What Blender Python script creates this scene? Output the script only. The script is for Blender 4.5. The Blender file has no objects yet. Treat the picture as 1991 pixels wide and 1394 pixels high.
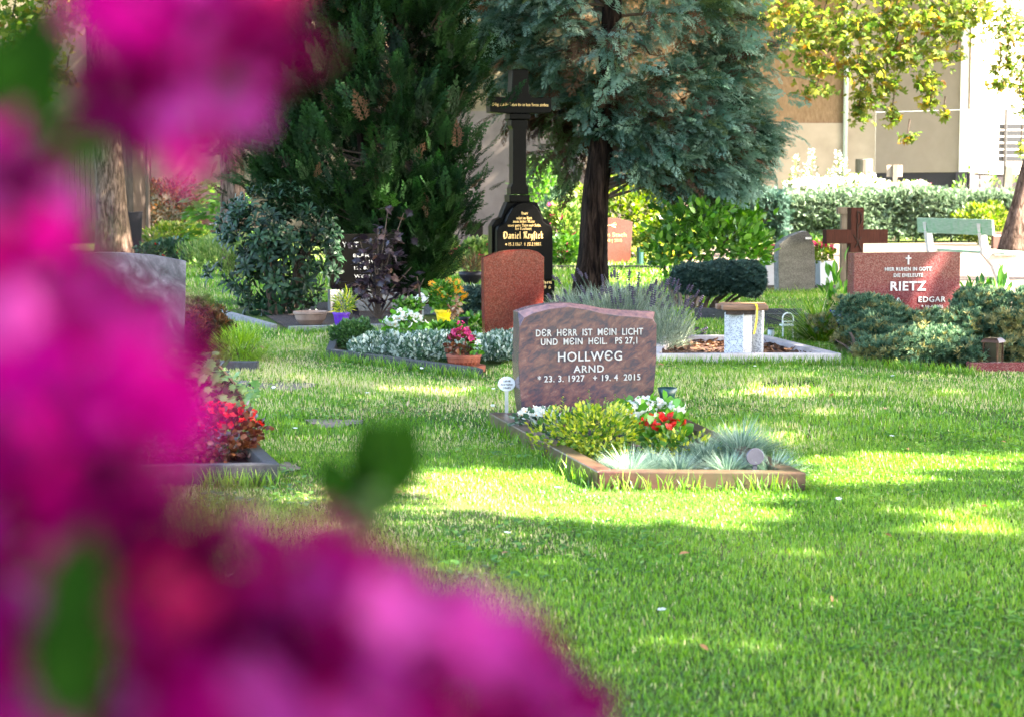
import bpy, bmesh, math, random
import numpy as np
from mathutils import Vector, Matrix, Euler
from mathutils.noise import noise as pnoise
R = math.radians
scn = bpy.context.scene
COL = scn.collection
# ------------------------------------------------------------------ camera, world, sun
F, CX, CY, HC, HOR = 3600.0, 995.5, 697.0, 1.2, 380.0
TH = math.atan((CY - HOR) / F)
cam_d = bpy.data.cameras.new('camera')
cam = bpy.data.objects.new('camera', cam_d); COL.objects.link(cam)
cam.location = (0, 0, HC); cam.rotation_euler = (R(90) - TH, 0, 0)
cam_d.sensor_width = 36; cam_d.lens = F / 1991 * 36
cam_d.clip_start = 0.02; cam_d.clip_end = 1000
cam_d.dof.use_dof = True; cam_d.dof.focus_distance = 11.5
cam_d.dof.aperture_fstop = cam_d.lens / 1000 / 0.011; cam_d.dof.aperture_blades = 0
scn.camera = cam
SUN_EL, SUN_AZ = 44.0, -18.0          # azimuth measured from +x towards +y
sd = Vector((math.cos(R(SUN_EL)) * math.cos(R(SUN_AZ)), math.cos(R(SUN_EL)) * math.sin(R(SUN_AZ)), math.sin(R(SUN_EL))))
W = bpy.data.worlds.new('World'); scn.world = W; W.use_nodes = True
nt = W.node_tree; bg = nt.nodes['Background']
sky = nt.nodes.new('ShaderNodeTexSky'); sky.sky_type = 'NISHITA'; sky.sun_disc = False
sky.sun_elevation = R(SUN_EL); sky.sun_rotation = math.atan2(sd.x, sd.y)
sky.air_density = 1.0; sky.dust_density = 2.5; sky.ozone_density = 1.0
nt.links.new(sky.outputs[0], bg.inputs[0]); bg.inputs[1].default_value = 0.125
sl = bpy.data.lights.new('sun', 'SUN'); sl.energy = 5.0; sl.angle = R(0.53); sl.color = (1, 0.93, 0.8)
so = bpy.data.objects.new('sun', sl); COL.objects.link(so)
so.rotation_euler = sd.to_track_quat('Z', 'Y').to_euler()
scn.view_settings.view_transform = 'Standard'; scn.view_settings.look = 'None'
scn.view_settings.gamma = 1; scn.view_settings.use_curve_mapping = False
scn.view_settings.exposure = 3.95
scn.view_settings.use_white_balance = True; scn.view_settings.white_balance_temperature = 6850   # camera balanced for open shade
scn.cycles.max_bounces = 6; scn.cycles.transparent_max_bounces = 6
scn.cycles.caustics_reflective = False; scn.cycles.caustics_refractive = False
scn.cycles.use_denoising = True

# ------------------------------------------------------------------ helpers
rng = np.random.default_rng(7)
rnd = random.Random(11)
def ray(px, py):
    u = (px - CX) / F; v = -(py - CY) / F
    return Vector((u, math.cos(TH) + v * math.sin(TH), -math.sin(TH) + v * math.cos(TH)))
def at(px, py, D):
    r = ray(px, py); return Vector((r.x * D / r.y, D, HC + r.z * D / r.y))
def gp(px, py, z=0.0):
    r = ray(px, py); t = (z - HC) / r.z
    return Vector((r.x * t, r.y * t, z))
def proj(x, y, z=0.0):          # world -> photo pixel (numpy ok), used to lay out gaps in the tree canopy
    zz = z - HC
    d = y * math.cos(TH) - zz * math.sin(TH); u = y * math.sin(TH) + zz * math.cos(TH)
    return CX + F * x / d, CY - F * u / d
YAW = R(12.5)

def tag(o, label=None, cat=None, group=None, kind=None):
    if label: o['label'] = label
    if cat: o['category'] = cat
    if group: o['group'] = group
    if kind: o['kind'] = kind
    return o
def thing(name, loc, label, cat, group=None, rz=0.0):
    o = bpy.data.objects.new(name, None); COL.objects.link(o); o.empty_display_size = 0.1
    o.location = loc; o.rotation_euler = (0, 0, rz)
    return tag(o, label, cat, group)
class MB:
    def __init__(s): s.v = []; s.f = []; s.m = []
    def add(s, vs, fs, mi=0):
        b = len(s.v); s.v += [tuple(p) for p in vs]; s.f += [tuple(i + b for i in f) for f in fs]; s.m += [mi] * len(fs); return s
    def box(s, x0, x1, y0, y1, z0, z1, mi=0, M=None):
        vs = [Vector((x, y, z)) for z in (z0, z1) for y in (y0, y1) for x in (x0, x1)]
        if M is not None: vs = [M @ v for v in vs]
        return s.add(vs, [(0, 2, 3, 1), (4, 5, 7, 6), (0, 1, 5, 4), (2, 6, 7, 3), (0, 4, 6, 2), (1, 3, 7, 5)], mi)
    def loft(s, rings, cap=True, mi=0):
        n = len(rings[0]); vs = [p for r in rings for p in r]; fs = []
        for k in range(len(rings) - 1):
            for i in range(n):
                j = (i + 1) % n; fs.append((k * n + i, k * n + j, (k + 1) * n + j, (k + 1) * n + i))
        if cap: fs.append(tuple(range(n - 1, -1, -1))); fs.append(tuple((len(rings) - 1) * n + i for i in range(n)))
        return s.add(vs, fs, mi)
    def prism(s, poly, y0, y1, mi=0):       # poly in XZ, extruded along Y
        return s.loft([[(x, y0, z) for x, z in poly], [(x, y1, z) for x, z in poly]], True, mi)
    def tube(s, pts, rad, n=8, mi=0, cap=True):
        pts = [Vector(p) for p in pts]; rings = []
        if not hasattr(rad, '__len__'): rad = [rad] * len(pts)
        a = None
        for i, p in enumerate(pts):
            t = (pts[min(i + 1, len(pts) - 1)] - pts[max(i - 1, 0)])
            t = t.normalized() if t.length > 1e-9 else Vector((0, 0, 1))
            if a is None: a = t.orthogonal().normalized()
            a = (a - t * a.dot(t)); a = a.normalized() if a.length > 1e-6 else t.orthogonal().normalized()
            b = t.cross(a)
            rings.append([p + (a * math.cos(2 * math.pi * k / n) + b * math.sin(2 * math.pi * k / n)) * rad[i] for k in range(n)])
        return s.loft(rings, cap, mi)
    def lathe(s, prof, n=24, c=(0, 0, 0), mi=0, cap=True):
        rings = [[(c[0] + r * math.cos(2 * math.pi * k / n), c[1] + r * math.sin(2 * math.pi * k / n), c[2] + z) for k in range(n)] for r, z in prof]
        return s.loft(rings, cap, mi)
    def build(s, name, mats, parent=None, bevel=0, smooth=False, loc=None):
        me = bpy.data.meshes.new(name); me.from_pydata(s.v, [], s.f)
        for m in (mats if isinstance(mats, (list, tuple)) else [mats]): me.materials.append(m)
        me.polygons.foreach_set('material_index', s.m)
        bm = bmesh.new(); bm.from_mesh(me); bmesh.ops.recalc_face_normals(bm, faces=bm.faces)
        if bevel:
            es = [e for e in bm.edges if len(e.link_faces) == 2 and e.calc_face_angle(0) > R(28)]
            bmesh.ops.bevel(bm, geom=es, offset=bevel, segments=2, affect='EDGES', profile=0.6, clamp_overlap=True)
        bm.to_mesh(me); bm.free()
        if smooth: me.polygons.foreach_set('use_smooth', [True] * len(me.polygons))
        o = bpy.data.objects.new(name, me); COL.objects.link(o)
        if parent: o.parent = parent
        if loc is not None: o.location = loc
        return o
def put(name, me, parent, loc, rot=(0, 0, 0), sc=1.0):
    o = bpy.data.objects.new(name, me); COL.objects.link(o); o.parent = parent
    o.location = loc; o.rotation_euler = rot if not isinstance(rot, Matrix) else rot.to_euler()
    o.scale = (sc,) * 3 if not hasattr(sc, '__len__') else sc
    return o
def unlinked(o):                # keep the mesh, drop the object
    me = o.data; bpy.data.objects.remove(o); return me

# --- foliage baking -------------------------------------------------
def basis(d, up):
    d = d / (np.linalg.norm(d, axis=1, keepdims=True) + 1e-9)
    x = np.cross(d, up); x /= (np.linalg.norm(x, axis=1, keepdims=True) + 1e-9)
    z = np.cross(x, d)
    return np.stack([x, d, z], axis=2)
def bake(name, proto, pos, Rm, sc, mats, parent=None, stuff=True, rv=None, midx=None):
    V, Fs = np.array(proto[0], float), proto[1]; PM = proto[2] if len(proto) > 2 else [0] * len(Fs)
    n = len(pos); nv = len(V)
    if not hasattr(sc, '__len__'): sc = np.full(n, sc)
    sc = np.asarray(sc, float)
    if sc.ndim == 1: sc = np.repeat(sc[:, None], 3, 1)
    P = np.einsum('nij,nkj->nki', Rm, V[None] * sc[:, None, :]) + pos[:, None, :]
    li = np.array([i for f in Fs for i in f]); tot = np.array([len(f) for f in Fs])
    loops = (li[None] + (np.arange(n) * nv)[:, None]).ravel()
    tots = np.tile(tot, n); starts = np.concatenate([[0], np.cumsum(tots)[:-1]])
    me = bpy.data.meshes.new(name)
    me.vertices.add(n * nv); me.vertices.foreach_set('co', P.astype(np.float32).ravel())
    me.loops.add(len(loops)); me.loops.foreach_set('vertex_index', loops.astype(np.int32))
    me.polygons.add(len(tots)); me.polygons.foreach_set('loop_start', starts.astype(np.int32))
    mi = np.tile(np.array(PM), n)
    if midx is not None: mi = mi + np.repeat(midx, len(Fs))
    me.update(calc_edges=True)
    for m in (mats if isinstance(mats, (list, tuple)) else [mats]): me.materials.append(m)
    me.polygons.foreach_set('material_index', mi.astype(np.int32))
    if rv is None: rv = rng.random(n)
    a = me.attributes.new('rnd', 'FLOAT', 'POINT'); a.data.foreach_set('value', np.repeat(rv, nv).astype(np.float32))
    L = np.abs(V[:, 1]).max() or 1
    a = me.attributes.new('tip', 'FLOAT', 'POINT'); a.data.foreach_set('value', np.tile(V[:, 1] / L, n).astype(np.float32))
    me.update()
    o = bpy.data.objects.new(name, me); COL.objects.link(o)
    if parent: o.parent = parent
    if stuff: o['kind'] = 'stuff'
    return o
def dirs(n, zbias=0.0):
    d = rng.normal(size=(n, 3)); d[:, 2] += zbias
    return d / np.linalg.norm(d, axis=1, keepdims=True)

# --- materials --------------------------------------------------------
def newmat(name):
    m = bpy.data.materials.new(name); m.use_nodes = True
    n = m.node_tree.nodes; l = m.node_tree.links
    return m, n, l, n['Principled BSDF'], n['Material Output']
def rgb(c): return (c[0], c[1], c[2], 1)
def ramp(n, stops, interp='LINEAR'):
    r = n.new('ShaderNodeValToRGB'); r.color_ramp.interpolation = interp
    e = r.color_ramp.elements
    while len(e) < len(stops): e.new(0.5)
    for k, (p, c) in enumerate(stops): e[k].position = p; e[k].color = rgb(c)
    return r
def leafmat(name, stops, trans=0.35, rough=0.5, tip=None, spec=0.4, src='rnd'):
    m, n, l, b, out = newmat(name)
    if src == 'rnd':
        a = n.new('ShaderNodeAttribute'); a.attribute_name = 'rnd'; fac = a.outputs['Fac']
    else:
        a = n.new('ShaderNodeObjectInfo'); fac = a.outputs['Random']
    r = ramp(n, stops); l.new(fac, r.inputs[0]); c = r.outputs[0]
    if tip:
        t = n.new('ShaderNodeAttribute'); t.attribute_name = 'tip'
        mr = n.new('ShaderNodeMapRange'); mr.inputs[1].default_value = tip[0]; mr.inputs[2].default_value = 1.0
        l.new(t.outputs['Fac'], mr.inputs[0])
        mx = n.new('ShaderNodeMix'); mx.data_type = 'RGBA'; l.new(mr.outputs[0], mx.inputs[0]); l.new(c, mx.inputs[6]); mx.inputs[7].default_value = rgb(tip[1]); c = mx.outputs[2]
    l.new(c, b.inputs['Base Color']); b.inputs['Roughness'].default_value = rough
    b.inputs['Specular IOR Level'].default_value = spec
    tr = n.new('ShaderNodeBsdfTranslucent')
    hs = n.new('ShaderNodeHueSaturation'); hs.inputs['Saturation'].default_value = 1.15; hs.inputs['Value'].default_value = 1.3; l.new(c, hs.inputs['Color'])
    l.new(hs.outputs[0], tr.inputs[0])
    ms = n.new('ShaderNodeMixShader'); ms.inputs[0].default_value = trans
    l.new(b.outputs[0], ms.inputs[1]); l.new(tr.outputs[0], ms.inputs[2]); l.new(ms.outputs[0], out.inputs[0])
    return m
def coords(n, l, scale=(1, 1, 1), rot=(0, 0, 0)):
    tc = n.new('ShaderNodeTexCoord'); mp = n.new('ShaderNodeMapping')
    mp.inputs['Scale'].default_value = scale; mp.inputs['Rotation'].default_value = rot
    if any(rot): mp.vector_type = 'TEXTURE'; mp.inputs['Scale'].default_value = tuple(1 / q for q in scale)
    l.new(tc.outputs['Object'], mp.inputs[0]); return mp.outputs[0]
def noisemat(name, stops, scale=8, detail=8, stretch=(1, 1, 1), rot=(0, 0, 0), rough=0.8, speck=None, speckscale=200, bump=0.1, bumpscale=None, spec=0.4, metal=0, dirt=None, dist=0.0, coat=0, interp='LINEAR'):
    m, n, l, b, out = newmat(name)
    v = coords(n, l, stretch, rot)
    t = n.new('ShaderNodeTexNoise'); t.inputs['Scale'].default_value = scale; t.inputs['Detail'].default_value = detail
    t.inputs['Roughness'].default_value = 0.62; t.inputs['Distortion'].default_value = dist; l.new(v, t.inputs['Vector'])
    r = ramp(n, stops, interp); l.new(t.outputs['Fac'], r.inputs[0]); c = r.outputs[0]
    v2 = coords(n, l)
    if speck:
        w = n.new('ShaderNodeTexVoronoi'); w.inputs['Scale'].default_value = speckscale; l.new(v2, w.inputs['Vector'])
        sp = n.new('ShaderNodeSeparateColor'); l.new(w.outputs['Color'], sp.inputs[0])
        rr = ramp(n, [(0, (0, 0, 0)), (0.62, (0, 0, 0)), (0.66, (1, 1, 1)), (1, (1, 1, 1))]); l.new(sp.outputs[0], rr.inputs[0])
        mu = n.new('ShaderNodeMath'); mu.operation = 'MULTIPLY'; mu.inputs[1].default_value = speck[1]; l.new(rr.outputs[0], mu.inputs[0])
        mx = n.new('ShaderNodeMix'); mx.data_type = 'RGBA'; l.new(mu.outputs[0], mx.inputs[0]); l.new(c, mx.inputs[6]); mx.inputs[7].default_value = rgb(speck[0]); c = mx.outputs[2]
    if dirt:
        t3 = n.new('ShaderNodeTexNoise'); t3.inputs['Scale'].default_value = dirt[2]; t3.inputs['Detail'].default_value = 6; l.new(v2, t3.inputs['Vector'])
        r3 = ramp(n, [(0.45, (0, 0, 0)), (0.7, (1, 1, 1))]); l.new(t3.outputs['Fac'], r3.inputs[0])
        mu = n.new('ShaderNodeMath'); mu.operation = 'MULTIPLY'; mu.inputs[1].default_value = dirt[1]; l.new(r3.outputs[0], mu.inputs[0])
        mx = n.new('ShaderNodeMix'); mx.data_type = 'RGBA'; l.new(mu.outputs[0], mx.inputs[0]); l.new(c, mx.inputs[6]); mx.inputs[7].default_value = rgb(dirt[0]); c = mx.outputs[2]
    l.new(c, b.inputs['Base Color']); b.inputs['Roughness'].default_value = rough
    b.inputs['Specular IOR Level'].default_value = spec; b.inputs['Metallic'].default_value = metal; b.inputs['Coat Weight'].default_value = coat
    if bump:
        t2 = n.new('ShaderNodeTexNoise'); t2.inputs['Scale'].default_value = bumpscale or scale * 3; t2.inputs['Detail'].default_value = 8
        l.new(v if not bumpscale else v2, t2.inputs['Vector'])
        bp = n.new('ShaderNodeBump'); bp.inputs['Strength'].default_value = bump; bp.inputs['Distance'].default_value = 0.02
        l.new(t2.outputs['Fac'], bp.inputs['Height']); l.new(bp.outputs[0], b.inputs['Normal'])
    return m
def plain(name, c, rough=0.6, spec=0.5, metal=0, var=0.15):
    lo = tuple(x * (1 - var) for x in c); hi = tuple(min(1, x * (1 + var)) for x in c)
    return noisemat(name, [(0.3, lo), (0.7, hi)], scale=25, rough=rough, spec=spec, metal=metal, bump=0.05)

M = {}
M['hollweg'] = noisemat('red multicolour granite', [(0.32, (0.018, 0.019, 0.036)), (0.43, (0.05, 0.034, 0.052)), (0.5, (0.095, 0.044, 0.048)), (0.62, (0.14, 0.07, 0.066)), (0.8, (0.22, 0.14, 0.135))], scale=26, detail=14, stretch=(.7, 1, 1.4), rot=(0, R(-30), 0), rough=0.22, dist=.5, bump=0.02, speck=((0.05, 0.04, 0.055), 0.35), speckscale=160, dirt=((0.1, 0.08, 0.065), 0.2, 4))
M['hollweg_top'] = noisemat('red granite sky-pale edge', [(0.3, (0.10, 0.07, 0.09)), (0.7, (0.33, 0.17, 0.15))], scale=30, rough=0.25, bump=0.02)  # lighter tone paints the sky's reflection on the top bevel
M['kerb_red'] = noisemat('red granite kerb', [(0.3, (0.03, 0.015, 0.014)), (0.5, (0.065, 0.028, 0.022)), (0.75, (0.12, 0.06, 0.042))], scale=18, detail=10, rough=0.35, bump=0.03, dirt=((0.07, 0.07, 0.035), 0.5, 3))
M['red_granite'] = noisemat('orange red granite', [(0.3, (0.07, 0.008, 0.006)), (0.55, (0.125, 0.015, 0.01)), (0.75, (0.18, 0.03, 0.02))], scale=60, detail=4, rough=0.16, bump=0.0, speck=((0.2, 0.07, 0.055), 0.4), speckscale=170)
M['rietz'] = noisemat('pink red granite', [(0.3, (0.08, 0.016, 0.019)), (0.6, (0.145, 0.03, 0.034)), (0.8, (0.2, 0.06, 0.06))], scale=70, detail=5, rough=0.12, bump=0.0, speck=((0.26, 0.15, 0.15), 0.4), speckscale=190)
M['pink_granite'] = noisemat('brown pink granite', [(0.3, (0.045, 0.02, 0.016)), (0.7, (0.10, 0.048, 0.038))], scale=60, rough=0.25, bump=0.02, dirt=((0.16, 0.03, 0.02), 0.5, 3))
M['black_granite'] = noisemat('black granite', [(0.3, (0.0006, 0.0006, 0.0008)), (0.7, (0.002, 0.0018, 0.0018))], scale=50, rough=0.35, spec=0.06, bump=0.0, dirt=((0.004, 0.0033, 0.002), 0.5, 3))
M['dark_granite'] = noisemat('dark granite', [(0.3, (0.008, 0.008, 0.011)), (0.7, (0.024, 0.021, 0.026))], scale=90, spec=0.15, rough=0.35, bump=0.03)
M['paradiso'] = noisemat('grey violet migmatite', [(0.32, (0.02, 0.02, 0.03)), (0.48, (0.07, 0.065, 0.085)), (0.6, (0.14, 0.13, 0.16)), (0.75, (0.25, 0.24, 0.27))], scale=10, detail=14, stretch=(1, 1, .6), rot=(0, R(-35), 0), dist=.9, rough=0.3, bump=0.02)
M['grey_stone'] = noisemat('polished grey stone', [(0.3, (0.035, 0.033, 0.032)), (0.7, (0.1, 0.095, 0.09))], scale=5, detail=10, stretch=(1, 1, 3), rough=0.2, speck=((0.3, 0.29, 0.28), 0.3), bump=0.0)
M['rough_stone'] = noisemat('rough hewn stone edge', [(0.3, (0.12, 0.12, 0.13)), (0.7, (0.34, 0.33, 0.34))], scale=20, rough=0.9, bump=0.8)
M['white_granite'] = noisemat('pale speckled granite', [(0.3, (0.42, 0.42, 0.44)), (0.7, (0.6, 0.6, 0.61))], scale=30, rough=0.6, speck=((0.16, 0.16, 0.19), 0.75), speckscale=150, bump=0.05, dirt=((0.28, 0.28, 0.24), 0.4, 6))
M['pale_kerb'] = noisemat('pale granite kerb', [(0.3, (0.34, 0.29, 0.29)), (0.7, (0.55, 0.48, 0.47))], scale=25, rough=0.6, bump=0.08, dirt=((0.2, 0.18, 0.14), 0.5, 5))
M['dark_kerb'] = noisemat('dark grey kerb stone', [(0.3, (0.022, 0.022, 0.025)), (0.7, (0.065, 0.062, 0.066))], scale=40, spec=.2, rough=0.6, bump=0.1, dirt=((0.045, 0.05, 0.022), 0.5, 5))
M['concrete'] = noisemat('weathered concrete', [(0.3, (0.1, 0.1, 0.1)), (0.7, (0.24, 0.235, 0.24))], scale=15, rough=0.85, speck=((0.08, 0.08, 0.085), 0.6), speckscale=120, bump=0.15, dirt=((0.1, 0.11, 0.07), 0.4, 5))
M['soil'] = noisemat('dark soil', [(0.3, (0.01, 0.006, 0.005)), (0.7, (0.04, 0.024, 0.017))], scale=25, rough=0.95, bump=0.8)
M['bark_mulch'] = noisemat('bark mulch', [(0.3, (0.02, 0.009, 0.006)), (0.7, (0.09, 0.038, 0.024))], scale=40, rough=0.9, bump=0.8)
M['brown_wood'] = noisemat('red brown stained wood', [(0.3, (0.022, 0.005, 0.003)), (0.7, (0.06, 0.016, 0.009))], scale=5, detail=10, stretch=(12, 12, 1.2), spec=.1, rough=0.6, bump=0.15)
M['bench_wood'] = noisemat('brown seat wood', [(0.3, (0.09, 0.045, 0.025)), (0.7, (0.26, 0.14, 0.085))], scale=6, stretch=(1, 12, 12), rough=0.6, bump=0.15)
M['dark_wood'] = noisemat('dark shed wood', [(0.3, (0.018, 0.011, 0.008)), (0.7, (0.05, 0.032, 0.024))], scale=4, stretch=(6, 6, 1), rough=0.85, bump=0.3)
M['pale_wood'] = noisemat('grey weathered post wood', [(0.3, (0.08, 0.06, 0.04)), (0.7, (0.2, 0.16, 0.12))], scale=5, stretch=(10, 10, 1), rough=0.8, bump=0.3)
M['gold'] = plain('gold leaf lettering', (0.75, 0.5, 0.2), rough=0.35, spec=0.6, metal=0.35)
M['white_letters'] = plain('white painted lettering', (0.5, 0.5, 0.5), rough=0.5, var=0.04)
M['dull_letters'] = plain('dulled white lettering', (0.16, 0.165, 0.17), rough=0.6, var=0.2)
M['silver'] = plain('light metal lettering', (0.42, 0.41, 0.42), rough=0.4, metal=0.1, var=0.05)
M['black_ink'] = plain('black print', (0.03, 0.03, 0.03))
M['enamel'] = plain('white enamel', (0.72, 0.73, 0.76), rough=0.3, var=0.05)
M['alu'] = plain('aluminium', (0.45, 0.46, 0.48), rough=0.35, metal=0.8)
M['pewter'] = plain('dull metal disc', (0.06, 0.06, 0.085), rough=0.4, metal=0.5)
M['terracotta'] = noisemat('terracotta', [(0.3, (0.16, 0.035, 0.018)), (0.7, (0.26, 0.07, 0.035))], scale=20, rough=0.7, bump=0.05)
M['pale_clay'] = noisemat('pale clay pot', [(0.3, (0.17, 0.105, 0.075)), (0.7, (0.27, 0.185, 0.14))], scale=14, rough=0.7, bump=0.05)
M['purple'] = plain('purple plastic', (0.10, 0.02, 0.32), rough=0.4)
M['yellow_pot'] = plain('yellow plastic', (0.85, 0.6, 0.01), rough=0.4)
M['yellow_tape'] = plain('yellow ribbon', (0.9, 0.55, 0.02), rough=0.5)
M['black_plastic'] = plain('black plastic', (0.02, 0.02, 0.024), rough=0.4)
M['green_plastic'] = plain('dark green plastic', (0.012, 0.05, 0.045), rough=0.3)
M['blue_glaze'] = plain('blue glaze', (0.004, 0.012, 0.13), rough=0.12)
M['grey_planter'] = plain('grey planter', (0.34, 0.36, 0.42), rough=0.6, var=0.05)
M['bronze'] = noisemat('bronze', [(0.3, (0.04, 0.018, 0.01)), (0.7, (0.12, 0.055, 0.03))], scale=30, rough=0.4, metal=0.7, bump=0.05)
M['glass'] = plain('lantern glass', (0.04, 0.03, 0.02), rough=0.1)
M['white_metal'] = plain('white painted metal', (0.78, 0.78, 0.76), rough=0.45, var=0.05)
M['bench_green'] = noisemat('worn pale green paint', [(0.3, (0.2, 0.32, 0.23)), (0.7, (0.36, 0.46, 0.38))], scale=8, stretch=(1, 6, 6), rough=0.5, bump=0.08, dirt=((0.05, 0.35, 0.12), 0.35, 12))
M['green_bracket'] = plain('bright green bracket', (0.03, 0.35, 0.1), rough=0.5)
M['bench_concrete'] = plain('pale bench concrete', (0.62, 0.58, 0.56), rough=0.8)
M['render_smooth'] = noisemat('smooth beige render', [(0.3, (0.32, 0.235, 0.165)), (0.7, (0.40, 0.295, 0.21))], scale=1.2, rough=0.95, bump=0.05, bumpscale=60, dirt=((0.2, 0.14, 0.095), 0.5, 1.1))
M['render_shade_olive'] = noisemat('shade-darkened olive brown render', [(0.3, (0.07, 0.055, 0.03)), (0.5, (0.12, 0.095, 0.055)), (0.7, (0.17, 0.14, 0.09))], scale=1.3, detail=10, rough=0.95, bump=0.1, bumpscale=40)  # tree shade on this wall is put into the darker colour
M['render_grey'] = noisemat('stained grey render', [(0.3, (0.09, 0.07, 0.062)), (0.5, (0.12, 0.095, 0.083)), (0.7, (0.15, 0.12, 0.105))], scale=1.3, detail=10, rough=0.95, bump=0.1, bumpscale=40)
M['render_rough'] = noisemat('rough orange brown render', [(0.3, (0.16, 0.085, 0.04)), (0.7, (0.27, 0.16, 0.085))], scale=5, detail=10, stretch=(3, 3, 1), rough=0.95, bump=0.6)
M['render_new'] = noisemat('beige fine render', [(0.3, (0.32, 0.225, 0.17)), (0.7, (0.36, 0.255, 0.195))], scale=3, rough=0.9, bump=0.1, bumpscale=80)
M['render_white'] = plain('cream render', (0.68, 0.60, 0.52), rough=0.9, var=0.03)
M['plinth'] = plain('dark grey plinth', (0.04, 0.03, 0.036), rough=0.9)
M['steel_grey'] = plain('grey steel', (0.022, 0.021, 0.024), rough=0.5)
M['pipe'] = plain('zinc pipe', (0.6, 0.58, 0.57), rough=0.4)
M['sand'] = noisemat('pale sandy path', [(0.3, (0.065, 0.042, 0.029)), (0.7, (0.125, 0.088, 0.064))], scale=6, detail=10, rough=0.95, bump=0.3)
M['bark'] = noisemat('fissured brown bark', [(0.36, (0.004, 0.002, 0.002)), (0.5, (0.02, 0.012, 0.009)), (0.68, (0.062, 0.037, 0.027))], scale=13, detail=10, stretch=(1.6, 1.6, 0.22), rough=0.95, spec=0.1, bump=1.0, dist=0.8)
M['bark_pale'] = noisemat('pale rough bark', [(0.36, (0.025, 0.015, 0.011)), (0.5, (0.09, 0.06, 0.045)), (0.68, (0.19, 0.13, 0.105))], spec=.1, scale=13, detail=10, stretch=(1.5, 1.5, 0.35), rough=0.95, bump=1.0, dist=0.8)
M['twig'] = plain('twig', (0.07, 0.045, 0.03), rough=0.9)
M['stem_green'] = plain('green stem', (0.07, 0.13, 0.03), rough=0.7)
M['worn_soil'] = noisemat('worn sandy soil', [(0.3, (0.09, 0.065, 0.045)), (0.7, (0.2, 0.155, 0.12))], scale=14, rough=0.95, bump=0.6, dirt=((0.06, 0.08, 0.025), 0.7, 9))

M['grass'] = leafmat('grass blades', [(0, (0.035, 0.11, 0.012)), (0.35, (0.09, 0.22, 0.018)), (0.7, (0.19, 0.33, 0.035)), (0.9, (0.3, 0.38, 0.07)), (1.0, (0.52, 0.45, 0.24))], trans=0.42, rough=0.42, spec=0.45)
M['lawson'] = leafmat('blue green cypress sprays', [(0, (0.016, 0.05, 0.028)), (0.4, (0.065, 0.14, 0.095)), (0.75, (0.17, 0.28, 0.21)), (1, (0.32, 0.42, 0.34))], trans=0.2, rough=0.6, spec=0.2, tip=(0.5, (0.19, 0.29, 0.23)))
M['lawson_olive'] = leafmat('olive cypress sprays', [(0, (0.03, 0.06, 0.015)), (1, (0.10, 0.14, 0.05))], trans=0.25, rough=0.55)
M['dead'] = leafmat('brown dead sprays', [(0, (0.05, 0.022, 0.012)), (1, (0.14, 0.07, 0.035))], trans=0.1, rough=0.8)
M['thuja'] = leafmat('dark green thuja sprays', [(0, (0.003, 0.011, 0.003)), (0.5, (0.007, 0.025, 0.006)), (1, (0.028, 0.07, 0.016))], trans=0.15, rough=0.6, spec=0.15, tip=(0.6, (0.02, 0.065, 0.015)))
M['chestnut'] = leafmat('yellow green chestnut leaves', [(0, (0.06, 0.12, 0.025)), (0.5, (0.13, 0.18, 0.035)), (0.88, (0.24, 0.24, 0.05)), (0.97, (0.3, 0.2, 0.04)), (1, (0.2, 0.1, 0.03))], trans=0.6, rough=0.6, spec=0.15)
M['canopy'] = leafmat('broad tree leaves', [(0, (0.03, 0.07, 0.01)), (1, (0.07, 0.13, 0.02))], trans=0.2, rough=0.5)
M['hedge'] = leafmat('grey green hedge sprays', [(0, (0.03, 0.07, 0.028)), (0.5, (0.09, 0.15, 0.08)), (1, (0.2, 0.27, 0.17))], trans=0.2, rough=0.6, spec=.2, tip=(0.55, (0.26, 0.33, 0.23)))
M['hedge_dark'] = leafmat('shade-dark blue green hedge sprays', [(0, (0.03, 0.07, 0.05)), (1, (0.09, 0.16, 0.12))], trans=0.2, rough=0.5)  # conifer shade on this hedge is put into the darker leaf colour
M['rhodo'] = leafmat('glossy rhododendron leaves', [(0, (0.004, 0.014, 0.006)), (0.7, (0.01, 0.034, 0.014)), (1, (0.028, 0.062, 0.028))], trans=0.08, rough=0.45, spec=0.18, src='obj')
M['rhodo_bud'] = plain('pale young leaves', (0.12, 0.15, 0.075), rough=0.5)
M['laurel'] = leafmat('fresh laurel leaves', [(0, (0.025, 0.09, 0.012)), (0.6, (0.08, 0.21, 0.025)), (1, (0.2, 0.36, 0.06))], trans=0.35, rough=0.35)
M['juniper'] = leafmat('blue green juniper needles', [(0, (0.02, 0.06, 0.032)), (0.5, (0.065, 0.14, 0.08)), (1, (0.15, 0.23, 0.13))], trans=0.2, rough=0.6, spec=.2, tip=(0.5, (0.17, 0.26, 0.14)))
M['juniper_gold'] = leafmat('yellowed juniper needles', [(0, (0.14, 0.15, 0.04)), (1, (0.36, 0.32, 0.14))], trans=0.25, rough=0.6)
M['topiary'] = leafmat('dark clipped juniper needles', [(0, (0.014, 0.04, 0.03)), (1, (0.05, 0.10, 0.08))], trans=0.15, rough=0.55)
M['lav_leaf'] = leafmat('grey lavender foliage', [(0, (0.07, 0.10, 0.06)), (1, (0.26, 0.31, 0.23))], trans=0.25, rough=0.6)
M['lav_flower'] = leafmat('lavender flower heads', [(0, (0.07, 0.055, 0.09)), (1, (0.2, 0.17, 0.24))], trans=0.2, rough=0.7)
M['euonymus'] = leafmat('yellow variegated leaves', [(0, (0.03, 0.1, 0.012)), (0.35, (0.1, 0.2, 0.018)), (0.65, (0.3, 0.36, 0.03)), (1, (0.6, 0.56, 0.08))], trans=0.35, rough=0.4)
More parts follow.
